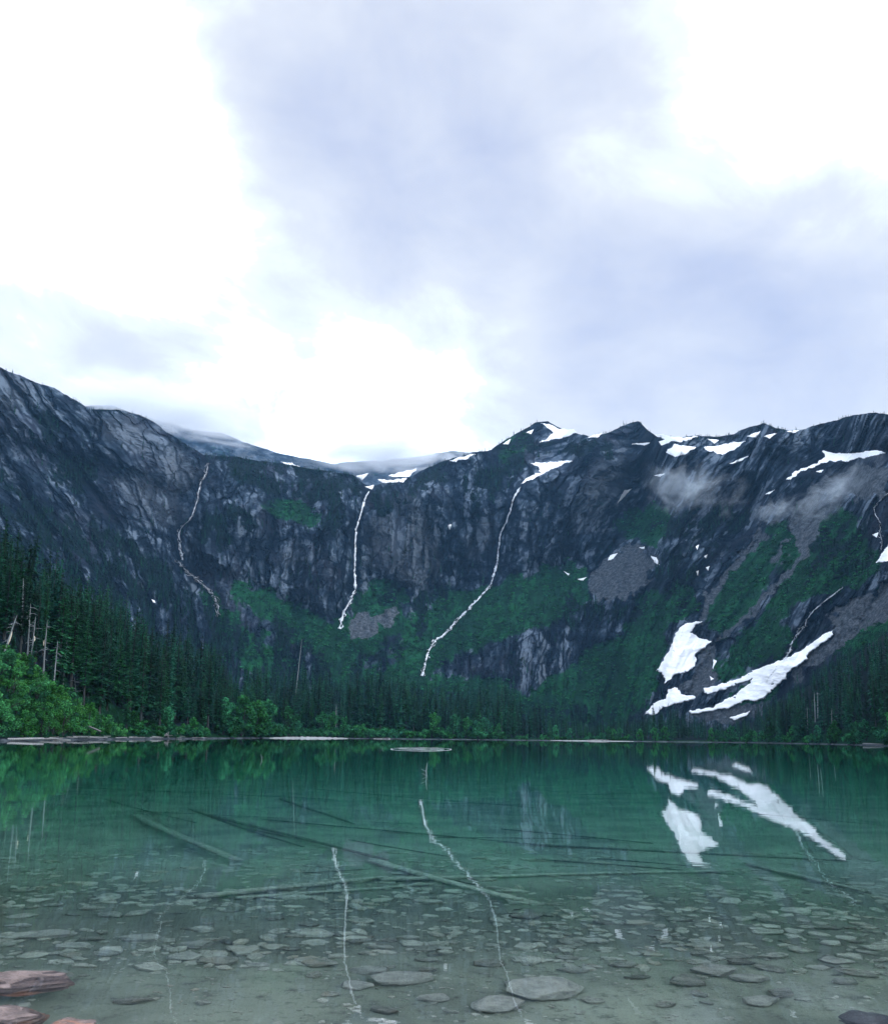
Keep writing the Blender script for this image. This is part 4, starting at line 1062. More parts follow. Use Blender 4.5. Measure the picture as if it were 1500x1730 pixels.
for (xa, xb, cnt, slo, shi, dmax, lab) in [(225, 345, 26, .6, 1.1, 12, 'small green shrub behind the driftwood at the left shore'), (375, 480, 40, 1.2, 2.6, 30, 'pale green leafy bush where the left shore meets the gravel bar'),
        (480, 850, 75, .9, 2.1, 22, 'green leafy bush lining the middle of the far shore'), (850, 1130, 36, .5, 1.2, 12, 'low green bush on the far shore right of the middle'), (1190, 1300, 22, .6, 1.5, 14, 'green bush on the shore below the snow tongue'), (1300, 1520, 36, .7, 1.4, 10, 'green bush along the foot of the right wooded slope')]:
    for _ in range(cnt):
        az = px_az(random.uniform(xa, xb)); s0 = float(shore_r(np.array(az))); r = s0 + 3 + dmax * random.random() ** 1.4
        z = float(front_z(np.array(az), np.array(r)))
        place_shrub(r * math.sin(az), r * math.cos(az), z - 0.1, random.uniform(slo, shi), SH_FAR, lab, 'bushes along the lake shore')

# snags: dead trunks standing in the forest edge
def snag_mesh(seed, H, r0, broken=True, branches=True):
    rs = random.Random(seed)
    zs = np.linspace(-0.8, H, 12); bx, by = rs.uniform(-.3, .3), rs.uniform(-.3, .3)
    pts = [(bx * (z / H) ** 2, by * (z / H) ** 2, z) for z in zs]
    rad = r0 * (1 - 0.72 * np.clip(zs / H, 0, 1)); 
    if broken: rad[-1] *= 0.35
    tv, tf = tube_rings(pts, rad, 8, seed, 0.06)
    br = []
    if branches:
        for k in range(14):
            z = H * rs.uniform(0.3, 0.95); ph = rs.uniform(0, 6.28); L = rs.uniform(0.5, 1.8)
            p = np.array([bx * (z / H) ** 2, by * (z / H) ** 2, z]); d = np.array([math.cos(ph), math.sin(ph), rs.uniform(-.4, .3)])
            br.append(tube_rings([p, p + d * L * .5, p + d * L + np.array([0, 0, -.2 * L])], [0.05, 0.035, 0.012], 4))
    return tv, tf, (join(br) if br else None)
SNAGS = [((36, 1080), (41, 977), 162, 'tallest pale grey dead trunk at the left edge of the forest'), ((9, 1098), (28, 1038), 166, 'leaning broken dead trunk with a fresh pale split at far left'), ((46, 1119), (51, 1020), 168, 'thin dead trunk just right of the tallest pale one'),
 ((51, 1127), (61, 1042), 165, 'dead trunk with a pale scar, slightly tilted, second after the tallest'), ((73, 1138), (78, 1047), 166, 'dead trunk with a small pale scar half-way up at the thicket top'), ((91, 1154), (97, 1082), 164, 'short grey dead trunk, left one of a matching pair'), ((106, 1162), (111, 1080), 165, 'pale grey dead trunk with twigs, right one of a matching pair'),
 ((128, 1175), (128, 1145), 168, 'stubby grey stump low in the forest right of the pair of trunks'), ((136, 1203), (136, 1187), 168, 'lowest short stump above the bright shrubs'), ((197, 1164), (203, 1087), 205, 'thin grey dead trunk inside the left forest'),
 ((254, 1174), (266, 1088), 240, 'long tilted dead trunk with bare twigs in the left forest'), ((274, 1214), (278, 1120), 245, 'upright dead trunk beside the long tilted one'), ((568, 1215), (569, 1190), 475, 'small pale trunk in the middle of the far shore forest'), ((506, 1116), (510, 1080), 700, 'pale dead trunk above the forest left of the middle'),
 ((1364, 1232), (1364, 1195), 500, 'leftmost pale dead trunk on the right wooded slope'), ((1377, 1227), (1376, 1170), 520, 'tall thin dead trunk, left of a close pair on the right slope'), ((1381, 1220), (1382, 1169), 530, 'tall thin dead trunk, right of a close pair on the right slope'), ((1405, 1252), (1405, 1196), 440, 'pale dead trunk standing lowest, near the right shore'), ((1427, 1227), (1429, 1155), 480, 'tallest pale dead trunk on the right wooded slope')]
for k, (b0, t0, r, lab) in enumerate(SNAGS):
    az0, el0 = px_azel(*map(float, b0)); az1, el1 = px_azel(*map(float, t0))
    P0 = polar(az0, float(r), CAM_H + r * math.tan(el0)); P1 = polar(az1, float(r), CAM_H + r * math.tan(el1))
    if r < 300:                      # stand it where the bank shows at the trunk's foot
        s0 = float(shore_r(np.array(az0)))
        for dd_ in np.arange(6, 120, 1.0):
            r = s0 + dd_
            if math.atan2(float(front_z(np.array(az0), np.array(r))) - CAM_H, r) > el0 - 0.004: break
        P0 = polar(az0, float(r), CAM_H + r * math.tan(el0)); P1 = polar(az1, float(r), CAM_H + r * math.tan(el1))
    gz = float(front_z(np.array(az0), np.array(float(r))))
    d = P1 - P0
    if P0[2] > gz - 0.3: P0 = P0 - d * ((P0[2] - gz + 0.3) / max(d[2], .1))
    d = P1 - P0; H = float(np.linalg.norm(d))
    e = add('dead_tree', None, loc=P0, label=lab, category='dead tree', group='dead trunks in the forest')
    e.rotation_mode = 'QUATERNION'; e.rotation_quaternion = Vector(d).to_track_quat('Z', 'Y')
    r0 = min(0.34, 0.009 * H + 0.1) * (1.0 if r < 300 else 1.15)
    tv, tf, br = snag_mesh(900 + k, H, r0)
    add('trunk', mesh_data('dead_trunk', tv, tf, M_SNAG), parent=e)
    if br is not None: add('branch', mesh_data('dead_branch', *br, M_SNAG), parent=e, kind='stuff')
    if k in (1, 3, 4):
        z0 = H * (0.25 if k == 1 else 0.55); L = H * (0.35 if k == 1 else 0.1)
        sv, sf = tube_rings([(0.02, -0.16, z0), (0.0, -0.2, z0 + L * .3), (0.0, -0.2, z0 + L * .7), (0.03, -0.12, z0 + L)], [0.03, 0.11, 0.10, 0.02], 6, k, 0.1)
        add('split', mesh_data('fresh_split', sv, sf, M_FRESH), parent=e, label='fresh pale split wood')

# ------------------------------------------------------------------ shore: driftwood and gravel bars
def log_mesh(L, r, seed, taper=0.6, bend=0.05, mat=None, sides=9, n=10):
    rs = np.random.default_rng(seed)
    x = np.linspace(-L / 2, L / 2, n); ph = rs.uniform(0, 6.28)
    y = bend * L * np.sin(np.linspace(0, 2.6, n) + ph) * 0.4; z = bend * L * 0.3 * np.cos(np.linspace(0, 2.2, n) + ph)
    rad = r * np.linspace(1, taper, n) * (1 + 0.07 * rs.normal(size=n)); rad[0] *= 0.93; rad[-1] *= 0.9
    V, Fc = tube_rings(np.stack([x, y, z], 1), rad, sides, seed, 0.045)
    return mesh_data('log', V, Fc, mat, True)
def drift(px, L, r, ang, tilt, off, label, seed, zoff=0.0, group='driftwood on the left shore'):
    az = px_az(px); s0 = float(shore_r(np.array(az))); rr = s0 + off
    z = max(float(front_z(np.array(az), np.array(rr))), 0.0) + r * 0.6 + zoff
    o = add('driftwood_log', log_mesh(L, r, seed, 0.55, 0.06, M_DRIFT), loc=(rr * math.sin(az), rr * math.cos(az), z), rot=(0, -tilt, ang - az), label=label, category='driftwood', group=group)
drift(20, 9, .28, 0.05, 0.0, 1.0, 'pale driftwood log at the far left end of the shore', 1)
drift(68, 8, .22, 0.5, 0.04, 1.6, 'driftwood log angled away from the water below the shrubs', 2)
drift(140, 8, .24, -0.5, -0.32, 6.0, 'driftwood trunk with one end raised against the shrubs', 3, 1.1)
for k in range(26):
    px = random.uniform(50, 340); drift(px, random.uniform(1.8, 6.5), random.uniform(.05, .16), random.uniform(-.7, .7), random.uniform(-.06, .06), random.uniform(-0.3, 2.6), 'grey weathered driftwood log in the tangle along the left shore', 10 + k, random.uniform(0, .35))
for k in range(9):
    drift(random.uniform(276, 300), random.uniform(1.5, 3.2), random.uniform(.07, .14), random.uniform(-1.5, 1.5), random.uniform(-.9, .9), random.uniform(0.2, 2.5), 'upright grey root snag at the right end of the driftwood', 60 + k, 0.6)
for k, (px, lab) in enumerate([(1010, 'pale driftwood pole on the far shore below the green slope'), (640, 'pale driftwood pole at the middle of the far shore'), (1490, 'pale driftwood pole at the right end of the shore')]):
    drift(px, 12, .25, 0.1, 0, 1.0, lab, 80 + k, 0.1, 'pale poles on the far shore')
def bar(pxa, pxb, depth, h, label, seed):
    n, m_ = 70, 9
    a = np.linspace(px_az(pxa), px_az(pxb), n); v = np.linspace(0, 1, m_)
    s0 = shore_r(a)
    env = np.sin(np.linspace(0, math.pi, n)) ** 0.5
    rr = s0[None] - depth * env[None] * (1 - v[:, None]) + 6 * v[:, None]
    prof = np.sin(np.minimum(v * 1.25, 1.0) * math.pi / 2)[:, None]
    z = -0.5 + (0.5 + h * env[None] * (1 + 0.4 * fbm(a * 300, seed, oct=2))[None]) * prof + 0.08 * fbm(a[None] * 900 + 0 * v[:, None], v[:, None] * 5, seed, 2)
    V = polar(np.broadcast_to(a[None], rr.shape), rr, z)
    add('gravel_bar', mesh_data('gravel_bar', V, grid_faces(m_, n), M_GRAVEL, True), kind='structure', label=label, category='shore')
bar(452, 590, 26, 0.7, 'bright gravel bar at the foot of the shore bushes', 1.0)
bar(595, 700, 4, 0.22, 'thin gravel edge at the middle of the far shore', 2.0)
bar(760, 850, 4, 0.2, 'thin gravel edge right of the middle', 3.0)
bar(900, 1095, 6, 0.35, 'long thin gravel edge below the green slope', 4.0)
bar(1290, 1510, 3, 0.25, 'thin gravel edge below the right slope', 5.0)
bar(-40, 300, 1.5, 0.1, 'stony edge under the driftwood', 6.0)

# ------------------------------------------------------------------ lake bed, stones and sunken logs
D_Y = np.array([-400, -30, -6, 1.5, 2.6, 4.3, 5.5, 7.0, 8.5, 12, 16, 25, 60, 200, 400, 9000], float)
D_Z = np.array([3.0, 1.0, 0.35, 0.05, -0.06, -0.22, -0.36, -0.60, -0.92, -1.5, -2.0, -3.0, -6.5, -12, -15, -15], float)
def bed_z(x, y):
    x, y = np.asarray(x, float), np.asarray(y, float)
    z = np.interp(y + 0.5 * perlin(x / 3.0, y / 3.0, 0.7), D_Y, D_Z)
    return z + 0.035 * perlin(x / 0.9, y / 0.9, 1.1) + 0.012 * perlin(x / 0.22, y / 0.22, 2.1)
def bed_hit(px, py):
    """where the sight line through this photo pixel meets the lake bed, bent at the water surface"""
    d = px_dir(float(px), float(py)); t = -CAM_H / d[2]
    p = np.array([0, 0, CAM_H]) + d * t
    hx, hy = d[0] / 1.333, d[1] / 1.333; dz = -math.sqrt(max(1 - hx * hx - hy * hy, 1e-4)); dd = np.array([hx, hy, dz])
    s = 0.0
    for _ in range(40):
        q = p + dd * s; gap = q[2] - float(bed_z(q[0], q[1])); s += gap * 0.8
        if abs(gap) < 1e-3: break
    return p + dd * s
ys = np.concatenate([[-400, -100, -30, -10, -5, -2, 0], np.arange(1, 14, 0.06), np.geomspace(14.2, 120, 70), [200, 300, 500, 900, 2000, 5000, 9000]])
xs_in = np.concatenate([-np.geomspace(7, 6000, 50)[::-1], np.arange(-6.9, 6.95, 0.07), np.geomspace(7, 6000, 50)])
XB, YB = np.meshgrid(xs_in, ys)
me = mesh_data('lake_bed', np.stack([XB, YB, bed_z(XB, YB)], -1), grid_faces(len(ys), len(xs_in)), M_BED, True)
add('lake_bed_ground', me, kind='structure', label='silty lake bed shelving away from the shore', category='ground')

def stone_mesh(seed, mat, sub=2, flat=0.34, rough=0.22):
    import bmesh
    rs = np.random.default_rng(seed)
    bm = bmesh.new(); bmesh.ops.create_icosphere(bm, subdivisions=sub, radius=1.0)
    bm.verts.ensure_lookup_table()
    V = np.array([v.co[:] for v in bm.verts]); Fc = np.array([[v.index for v in f.verts] for f in bm.faces]); bm.free()
    # cut the ball with random planes: an angular slab
    for _ in range(9):
        nrm_ = rs.normal(size=3); nrm_[2] *= 0.45; nrm_ /= np.linalg.norm(nrm_); h = rs.uniform(0.55, 0.9)
        d = V @ nrm_ - h; V = V - np.maximum(d, 0)[:, None] * nrm_ * 0.92
    top = rs.uniform(0.35, 0.6); V[:, 2] = np.where(V[:, 2] > top, top + (V[:, 2] - top) * 0.2, V[:, 2])
    V = V + rough * 0.35 * np.stack([perlin(V[:, 0] * 1.7 + seed, V[:, 1] * 1.7, V[:, 2] * 1.7 + k * 9) for k in range(3)], 1)
    V[:, 0] /= np.abs(V[:, 0]).max(); V[:, 1] *= rs.uniform(0.6, 0.85) / np.abs(V[:, 1]).max(); V[:, 2] *= flat / np.abs(V[:, 2]).max()
    return V * 0.5, Fc
def slab(seed, thick=0.3):
    # angular slab: irregular polygon outline, bevelled top edge, slightly domed and tilted top
    rs = np.random.default_rng(seed); n = int(rs.integers(6, 10))
    th_ = (np.arange(n) + rs.uniform(-.33, .33, n)) / n * 2 * math.pi
    rad = rs.uniform(0.72, 1.05, n); asp = rs.uniform(0.5, 0.85)
    o2 = np.stack([np.cos(th_) * rad, np.sin(th_) * rad * asp], 1)
    tl = rs.uniform(-.12, .12, 2); L = []
    for sc_, z in ((0.86, -0.5), (1.0, -0.05), (0.97, 0.28), (0.84, 0.48), (0.45, 0.55)):
        q = o2 * sc_ * (1 + 0.06 * rs.normal(size=(n, 1))); zz = (z + 0.10 * rs.normal(size=n)) * thick
        L.append(np.column_stack([q, zz + (q @ tl if z > 0 else 0)]))
    V = np.concatenate(L + [np.array([[0, 0, 0.56 * thick]]), np.array([[0, 0, -0.5 * thick]])])
    Fc = []
    for k in range(4):
        for i in range(n):
            j = (i + 1) % n; a_, b_, c_, d_ = k * n + i, k * n + j, (k + 1) * n + j, (k + 1) * n + i
            Fc += [(a_, b_, c_), (a_, c_, d_)]
    for i in range(n):
        j = (i + 1) % n; Fc += [(4 * n + i, 4 * n + j, 5 * n), (j, i, 5 * n + 1)]
    return V * 0.5, np.array(Fc)
STONES = []
for i in range(24):
    V, Fc = slab(40 + i, 0.28 + 0.3 * random.random())
    STONES.append(mesh_data('stone', V, Fc, M_STONE, False))
def put_stone(px, py, wpx, label, mat=None, mesh=None, lift=0.28, rotz=None, group=None, tilt=0.12, zsc=1.0, ysc=1.0, sub=3, seed=0, flat=0.34):
    p = bed_hit(px, py); dist = math.hypot(p[0], p[1])
    w = wpx / F * math.hypot(dist, CAM_H) * 1.02
    if mesh is None:
        V, Fc = stone_mesh(seed, None, sub, flat, 0.3); 
        mesh = mesh_data('stone', V, Fc, mat or M_STONE, False)
    if rotz is None: rotz = random.uniform(-.35, .35)
    kw = dict(label=label, category='stone')
    if group: kw['group'] = group
    o = add('stone', mesh, loc=(p[0], p[1], float(bed_z(p[0], p[1])) + lift * w * 0.3), rot=(random.uniform(-tilt, tilt), random.uniform(-tilt, tilt), rotz), scale=(w, w * ysc, w * zsc), **kw)
    return o, w
PROM = [(80, 1583, 80, 'long pale submerged stone behind the red slab at left'), (122, 1602, 62, 'flat submerged stone right of the long pale one behind the red slab'), (28, 1566, 42, 'rounded submerged stone at far left, lower of two'), (36, 1550, 40, 'rounded submerged stone at far left, upper of two'),
 (242, 1588, 72, 'layered grey submerged stone, left of the sand patch'), (317, 1620, 62, 'pale tilted submerged stone at the front edge of the stone field'), (335, 1598, 62, 'broad flat submerged slab behind the pale tilted stone'), (180, 1612, 44, 'small pale flat stone at the left front of the stone field'), (368, 1627, 64, 'flat dark-edged stone right of the pale tilted stone'),
 (436, 1632, 36, 'rounded lone stone on the sand left of the middle'), (538, 1631, 62, 'dark-based flat stone on the sand near the middle'), (622, 1643, 62, 'pale flat stone behind the pair of big middle stones'), (682, 1658, 100, 'long pale boulder right one of the big middle pair'), (602, 1668, 54, 'round pale boulder left one of the big middle pair'),
 (732, 1689, 54, 'small flat stone alone on the sand below the middle boulders'), (845, 1703, 92, 'large pale flat boulder nearest the bottom edge right of the middle'), (920, 1676, 128, 'largest pale boulder, long and low, right of the middle'), (1426, 1660, 46, 'small angular pale-topped boulder at lower right'), (1410, 1626, 54, 'flat stone just behind the angular boulder at lower right'),
 (1202, 1643, 82, 'broad flat slab at the right front of the stone field'), (1288, 1694, 66, 'thin flat stone alone at the right front'), (956, 1621, 42, 'pale rounded stone behind the largest boulder'), (967, 1641, 54, 'flat pale stone just behind the largest boulder'), (830, 1630, 60, 'dark shadowed stone above the large flat boulder'), (1265, 1655, 60, 'tilted flat stone beside the broad slab at right')]
occupied = []
for k, (px, py, w, lab) in enumerate(PROM):
    o, ww = put_stone(px, py, w, lab, mat=M_STONE_PALE if 'dark' not in lab else M_STONE, seed=300 + k, sub=3, flat=0.36 if w > 80 else 0.42, tilt=0.06, lift=0.5, ysc=1.1)
    occupied.append((o.location.x, o.location.y, ww))
# the three red rocks that break the surface, and the dark corner rock
def shore_rock(px, py, L, wd, h, rot, label, mat, seed, zc):
    d = px_dir(float(px), float(py)); t = -CAM_H / d[2]; p = np.array([0, 0, CAM_H]) + d * t
    V, Fc = stone_mesh(seed, None, 4, 0.45, 0.3)
    # layered edges
    lay = V[:, 2] * 26; V[:, :2] *= (1 + 0.05 * np.sign(np.sin(lay * 2.2 + 2 * perlin(V[:, 0] * 3, V[:, 1] * 3, 0.5))))[:, None]
    V[:, 2] += 0.02 * fbm(V[:, 0] * 5, V[:, 1] * 5, seed, 3)
    V = V / np.array([1, np.ptp(V[:, 1]), np.ptp(V[:, 2])])
    o = add('rock', mesh_data('rock', V, Fc, mat, False), loc=(p[0], p[1], zc), rot=(0.05, 0.04, rot), scale=(L, wd, h), label=label, category='rock')
    return o
o = shore_rock(42, 1654, 0.58, 0.40, 0.25, 0.06, 'red and grey layered rock slab rising out of the water at lower left', M_STONE_RED, 411, -0.07); occupied.append((o.location.x, o.location.y, .7))
o = shore_rock(12, 1712, 0.36, 0.30, 0.20, 0.1, 'pinkish grey rock in the lower left corner below the red slab', M_STONE_RED, 412, -0.06); occupied.append((o.location.x, o.location.y, .5))
o = shore_rock(128, 1736, 0.26, 0.2, 0.2, -0.1, 'small pinkish rock at the bottom edge near the left corner', M_STONE_RED, 413, -0.05); occupied.append((o.location.x, o.location.y, .3))
o = shore_rock(1490, 1725, 0.34, 0.4, 0.2, 0.7, 'dark wet rock in the lower right corner', M_STONE_DARK, 414, -0.08)

n_ind = 0; tries = 0; placed = []
while n_ind < 270 and tries < 9000:
    tries += 1
    px = random.uniform(-20, 1520); py = 1500 + 210 * random.random() ** 0.9
    front_edge = 1605 + 18 * math.sin(px / 110.0 + 0.6) + 45 * float(sstep(820, 1000, px))
    if py > front_edge and random.random() > 0.10: continue
    wpx = min(78, 30 * math.exp(random.gauss(0, 0.38))) * (0.65 + 0.5 * (py - 1500) / 130)
    p = bed_hit(px, py); w = wpx / F * math.hypot(p[0], p[1])
    if any((p[0] - q[0]) ** 2 + (p[1] - q[1]) ** 2 < (0.36 * (w + q[2])) ** 2 for q in placed[-400:]) or any((p[0] - q[0]) ** 2 + (p[1] - q[1]) ** 2 < (0.45 * (w + q[2])) ** 2 for q in occupied): continue
    lab = ('large' if wpx > 40 else 'small') + ' flat submerged stone ' + ('near the front of the field' if py > 1590 else 'in the middle of the field' if py > 1545 else 'at the back of the field') + (', behind the red slab' if px < 250 else ', left of the tallest waterfall reflection' if px < 580 else ', between the two long waterfall reflections' if px < 820 else ', below the snow reflection' if px < 1250 else ', at the right')
    o, ww = put_stone(px, py, wpx, lab, mesh=random.choice(STONES), group='flat stones of the submerged field', tilt=0.2, lift=0.45, rotz=random.choice((0, 3.14)) + random.gauss(0, 0.7))
    placed.append((p[0], p[1], ww)); n_ind += 1
# smaller stones between and beyond them
sv, sf, off = [], [], 0
SM = []
for i in range(10):
    V, Fc = slab(700 + i, 0.3 + 0.35 * random.random()); SM.append((V, Fc))
def rubble(n, xr, yfun, wfun, cond):
    global off
    k = 0; tr = 0
    while k < n and tr < n * 6:
        tr += 1
        y = yfun(); x = random.uniform(-1, 1) * xr(y)
        if not cond(x, y): continue
        w = wfun(y); V, Fc = SM[random.randrange(10)]
        a = random.uniform(0, 6.28); c, s = math.cos(a), math.sin(a)
        Q = np.stack([V[:, 0] * c - V[:, 1] * s, V[:, 0] * s + V[:, 1] * c, V[:, 2]], 1) * w
        sv.append(Q + np.array([x, y, float(bed_z(x, y)) + 0.1 * w])); sf.append(Fc + off); off += len(Q); k += 1
rubble(2600, lambda y: 0.62 * y + 0.6, lambda: random.uniform(5.6, 12.5), lambda y: min(0.3, 0.085 * math.exp(random.gauss(0, 0.5))) * (1 + 0.03 * y), lambda x, y: perlin(x / 1.6, y / 1.6, 5.0) > -0.35 and all((x - q[0]) ** 2 + (y - q[1]) ** 2 > (0.3 * q[2]) ** 2 for q in placed[::3]))
rubble(2600, lambda y: 0.62 * y + 0.5, lambda: random.uniform(3.2, 6.8), lambda y: min(0.1, 0.022 * math.exp(random.gauss(0, 0.55))), lambda x, y: perlin(x / 0.7, y / 0.7, 9.0) > -0.1)
add('lake_bed_rubble', mesh_data('lake_bed_rubble', np.concatenate(sv), np.concatenate(sf), M_STONE), kind='stuff', label='small stones and pebbles strewn over the lake bed', category='rubble')

LOGS = [((238, 1378), (397, 1460), 13, 'short thick sunken log with its sawn-looking end toward the stones, left'), ((335, 1522), (655, 1485), 15, 'pale sunken log lying just beyond the stone field, upper of two'), ((400, 1521), (745, 1493), 9, 'thin sunken log lying just beyond the stone field, lower of two'),
 ((360, 1378), (640, 1458), 9, 'long dark sunken log slanting down from upper left'), ((628, 1455), (880, 1526), 14, 'pale sunken log pointing at the stones below the middle'), ((640, 1490), (1240, 1475), 11, 'very long straight sunken log crossing the middle near the stones'), ((450, 1386), (930, 1433), 8, 'long thin sunken log left of the middle, farther out'),
 ((900, 1430), (1430, 1455), 9, 'long thin sunken log running under the snow reflection'), ((115, 1331), (560, 1352), 6, 'faint thin sunken pole far out at left'), ((230, 1372), (700, 1392), 6, 'faint sunken pole parallel to the far left one'), ((480, 1350), (590, 1394), 8, 'short sunken pole lying crosswise far out'),
 ((320, 1368), (520, 1432), 7, 'thin dark sunken pole beside the short thick log'), ((530, 1333), (905, 1366), 5, 'faintest sunken pole far out near the middle'), ((1265, 1461), (1460, 1510), 11, 'pale sunken log slanting down at the right'), ((1378, 1412), (1432, 1454), 12, 'short pale sunken log at the right below the snow tongue reflection'),
 ((700, 1357), (960, 1363), 5, 'thin sunken pole far out right of the middle'), ((1280, 1376), (1510, 1398), 6, 'thin sunken pole far out at the right'), ((850, 1402), (1100, 1427), 7, 'dark sunken pole right of the middle'), ((905, 1454), (1240, 1479), 7, 'thin sunken log touching the very long straight one'), ((512, 1476), (622, 1470), 5, 'short thin sunken stick above the pale pair'), ((960, 1344), (1230, 1338), 5, 'faint sunken pole far out under the snow reflection'), ((590, 1420), (760, 1448), 6, 'thin sunken pole just above the pale log pointing at the stones'), ((420, 1402), (560, 1428), 5, 'thin sunken stick left of the middle between two long logs'), ((1010, 1452), (1180, 1466), 5, 'thin sunken stick just above the very long straight log'), ((740, 1415), (1000, 1418), 5, 'thin level sunken pole at the middle below the long waterfall reflection'), ((180, 1350), (330, 1392), 5, 'thin sunken pole slanting at far left'), ((660, 1465), (800, 1497), 6, 'thin sunken stick beside the pale log pointing at the stones')]
for k, (a, b2, dpx, lab) in enumerate(LOGS):
    A, B = bed_hit(*a), bed_hit(*b2); mid = (A + B) / 2; d = B - A; L = float(np.linalg.norm(d))
    dist = math.hypot(mid[0], mid[1]); r = dpx / F * dist * (1.0 if dpx > 8 else 0.75)
    A[2] += r * 1.6; B[2] += r * 1.2; mid = (A + B) / 2; d = B - A
    o = add('sunken_log', log_mesh(L, r, 200 + k, 0.62, 0.035, M_LOG_PALE if k in (0, 1, 2, 4, 5, 13, 14) else M_LOG, 9, 14), loc=mid, label=lab, category='log', group='sunken logs on the lake bed')
    o.rotation_mode = 'QUATERNION'; o.rotation_quaternion = Vector(d).to_track_quat('X', 'Z')

# sticks that poke out of the water
def stick(px, py, hpx, seed, label):
    d = px_dir(float(px), float(py)); t = -CAM_H / d[2]; p = np.array([0, 0, CAM_H]) + d * t; h = hpx / F * t
    rs = random.Random(seed); q = [np.array([0, 0, -h * .6])]
    for k in range(5): q.append(q[-1] + np.array([rs.uniform(-.14, .14) * h, 0, h * .32]))
    parts = [tube_rings(q, [h * .05, h * .05, h * .045, h * .04, h * .03, h * .015], 6)]
    for k in (2, 3): parts.append(tube_rings([q[k], q[k] + np.array([rs.uniform(-.4, .4) * h, 0, .18 * h])], [h * .03, h * .012], 5))
    V, Fc = join(parts)
    add('stick', mesh_data('stick', V, Fc, M_SNAG), loc=p, label=label, category='stick')
stick(722, 1312, 22, 3, 'thin pale stick poking out of the lake at the middle')
stick(444, 1284, 9, 4, 'small dark twig poking out of the lake left of the middle')
stick(645, 1266, 5, 5, 'tiny twig in the water left of the pale ripple ring')

# pale mesh ring in waterfall white, imitating sky reflected off ripples
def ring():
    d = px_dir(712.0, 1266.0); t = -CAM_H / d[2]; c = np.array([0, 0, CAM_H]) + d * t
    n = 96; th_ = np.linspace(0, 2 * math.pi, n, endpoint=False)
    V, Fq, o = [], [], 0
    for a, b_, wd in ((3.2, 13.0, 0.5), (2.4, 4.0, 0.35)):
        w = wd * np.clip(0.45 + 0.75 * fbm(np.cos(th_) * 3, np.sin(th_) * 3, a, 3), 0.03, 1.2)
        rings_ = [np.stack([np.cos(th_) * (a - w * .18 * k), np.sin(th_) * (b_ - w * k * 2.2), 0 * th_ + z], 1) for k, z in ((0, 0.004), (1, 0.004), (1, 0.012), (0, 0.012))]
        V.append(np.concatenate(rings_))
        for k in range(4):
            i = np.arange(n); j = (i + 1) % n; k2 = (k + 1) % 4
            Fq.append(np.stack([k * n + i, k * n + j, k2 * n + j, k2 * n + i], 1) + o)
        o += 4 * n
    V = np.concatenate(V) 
    add('ripple_glint_ring', mesh_data('ripple_glint_ring', V, np.concatenate(Fq), M_FOAM), loc=c, label='thin pale oval ring imitating sky glint off ripples on the far water at the middle', category='ripple glint')
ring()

# ------------------------------------------------------------------ water
def box_mesh(name, x0, x1, y0, y1, z0, z1, mat):
    V = [(x0, y0, z0), (x1, y0, z0), (x1, y1, z0), (x0, y1, z0), (x0, y0, z1), (x1, y0, z1), (x1, y1, z1), (x0, y1, z1)]
    Fc = [(0, 3, 2, 1), (4, 5, 6, 7), (0, 1, 5, 4), (1, 2, 6, 5), (2, 3, 7, 6), (3, 0, 4, 7)]
    return mesh_data(name, V, Fc, mat)
add('lake_water', box_mesh('lake_water', -700, 700, -60, 640, -24, 0, M_WATER), kind='structure', label='clear still green lake water mirroring the mountains', category='lake')

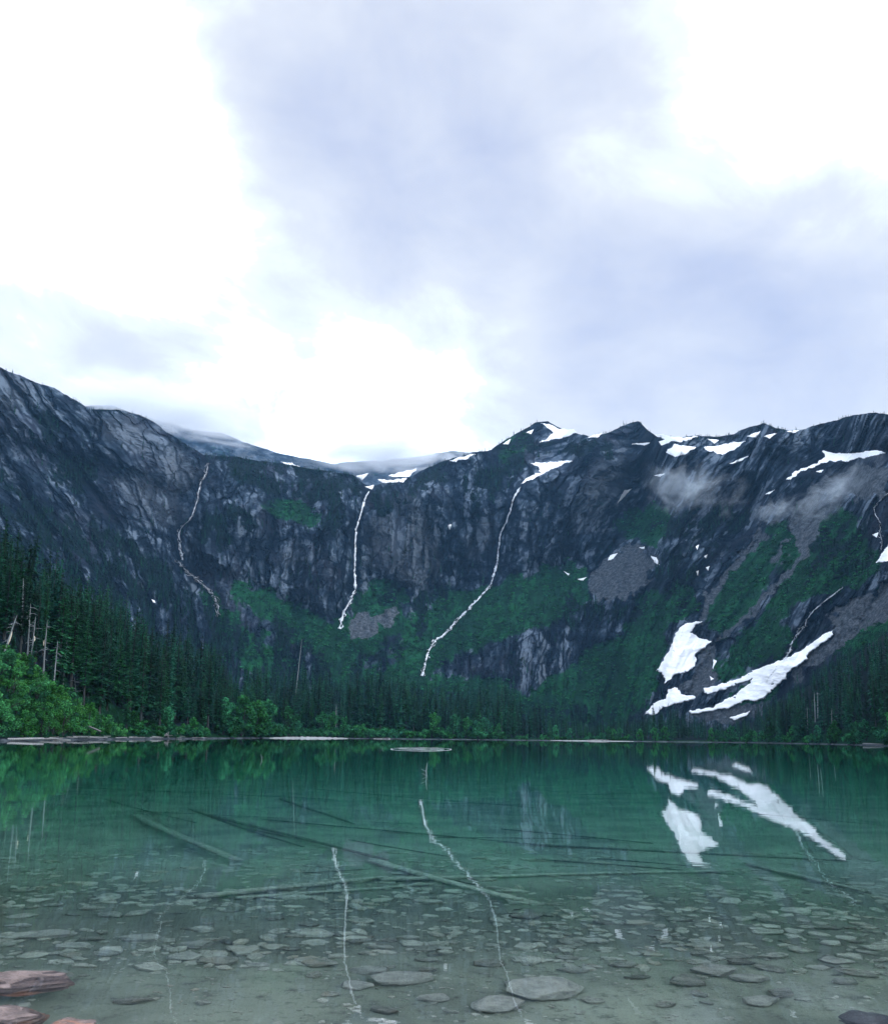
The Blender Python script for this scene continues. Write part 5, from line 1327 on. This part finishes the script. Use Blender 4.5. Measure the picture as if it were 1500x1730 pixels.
# ------------------------------------------------------------------ mist, low cloud and haze
def mat_mist(name, dens, scale, color=(0.9, 0.94, 1.0), lo=0.42, hi=0.7, soft=1.0):
    m, t = new_mat(name); b = NB(t)
    tc = b.n('ShaderNodeTexCoord'); v = tc.outputs['Object']
    gr = b.n('ShaderNodeVectorMath', operation='LENGTH'); b.l(v, gr.inputs[0])
    fall = b.ss(gr.outputs['Value'], 1.0, 0.1)
    edge = b.ss(gr.outputs['Value'], 1.0, 0.75)
    nz = b.noise(b.map(v, (1, 1, 0.55)), scale, 7, 0.62, 1.1)
    d = b.math('MULTIPLY', b.math('MULTIPLY', b.ss(b.math('ADD', nz, b.math('MULTIPLY', fall, 0.22)), lo + 0.12, hi + 0.12), edge), dens)
    vo = b.n('ShaderNodeVolumePrincipled'); vo.inputs['Color'].default_value = (*color, 1); b.l(d, vo.inputs['Density'])
    b.out(None, vo.outputs[0])
    m.cycles.volume_step_rate = 1.0
    return m
import bmesh
def mist(px, py, r, wpx, hpx, depth, ang, label, mat, name='mist_wisp'):
    bm = bmesh.new(); bmesh.ops.create_icosphere(bm, subdivisions=2, radius=1.0); me = bpy.data.meshes.new(name); bm.to_mesh(me); bm.free(); me.materials.append(mat)
    az, el_ = px_azel(float(px), float(py)); p = polar(az, float(r), CAM_H + r * math.tan(el_))
    o = add(name, me, loc=p, scale=(wpx / F * r / 2, depth, hpx / F * r / 2), label=label, category='mist', kind='stuff')
    o.rotation_mode = 'XYZ'; o.rotation_euler = (0, ang, -float(az))
M_MIST = mat_mist('mist', 0.040, 2.2, (0.84, 0.93, 1.0), lo=0.49, hi=0.80)
def wr(px, py): return float(surf_r(np.array([px_azel(px, py)[0]]), np.array([px_azel(px, py)[1]]))[0])
mist(1165, 822, wr(1165, 822) - 70, 230, 130, 45, 0.35, 'left wisp of pale mist drifting across the dark right wall', M_MIST)
mist(1315, 860, wr(1315, 860) - 70, 130, 60, 40, -0.1, 'small low wisp of mist at the left end of the right wisp', M_MIST)
mist(1405, 832, wr(1405, 832) - 70, 240, 85, 45, -0.45, 'right slanting wisp of mist above the wooded gullies', M_MIST)
M_CLOUD = mat_mist('low_cloud', 0.02, 1.6, (0.97, 0.98, 1.0), 0.35, 0.6)
mist(300, 694, 2350, 460, 62, 200, 0.16, 'low cloud lying along the crest of the far ridge at left', M_CLOUD, 'low_cloud')
mist(650, 760, 2400, 330, 66, 200, 0.0, 'low cloud filling the saddle over the far ridge', M_CLOUD, 'low_cloud')

mh, th = new_mat('haze'); bh = NB(th)
vh = bh.n('ShaderNodeVolumePrincipled'); vh.inputs['Color'].default_value = (0.28, 0.58, 0.95, 1); vh.inputs['Density'].default_value = 0.000045
bh.out(None, vh.outputs[0])
add('haze', box_mesh('haze', -6500, 6500, -450, 9500, -30, 1500, mh), kind='stuff', label='thin blue haze filling the valley', category='haze')
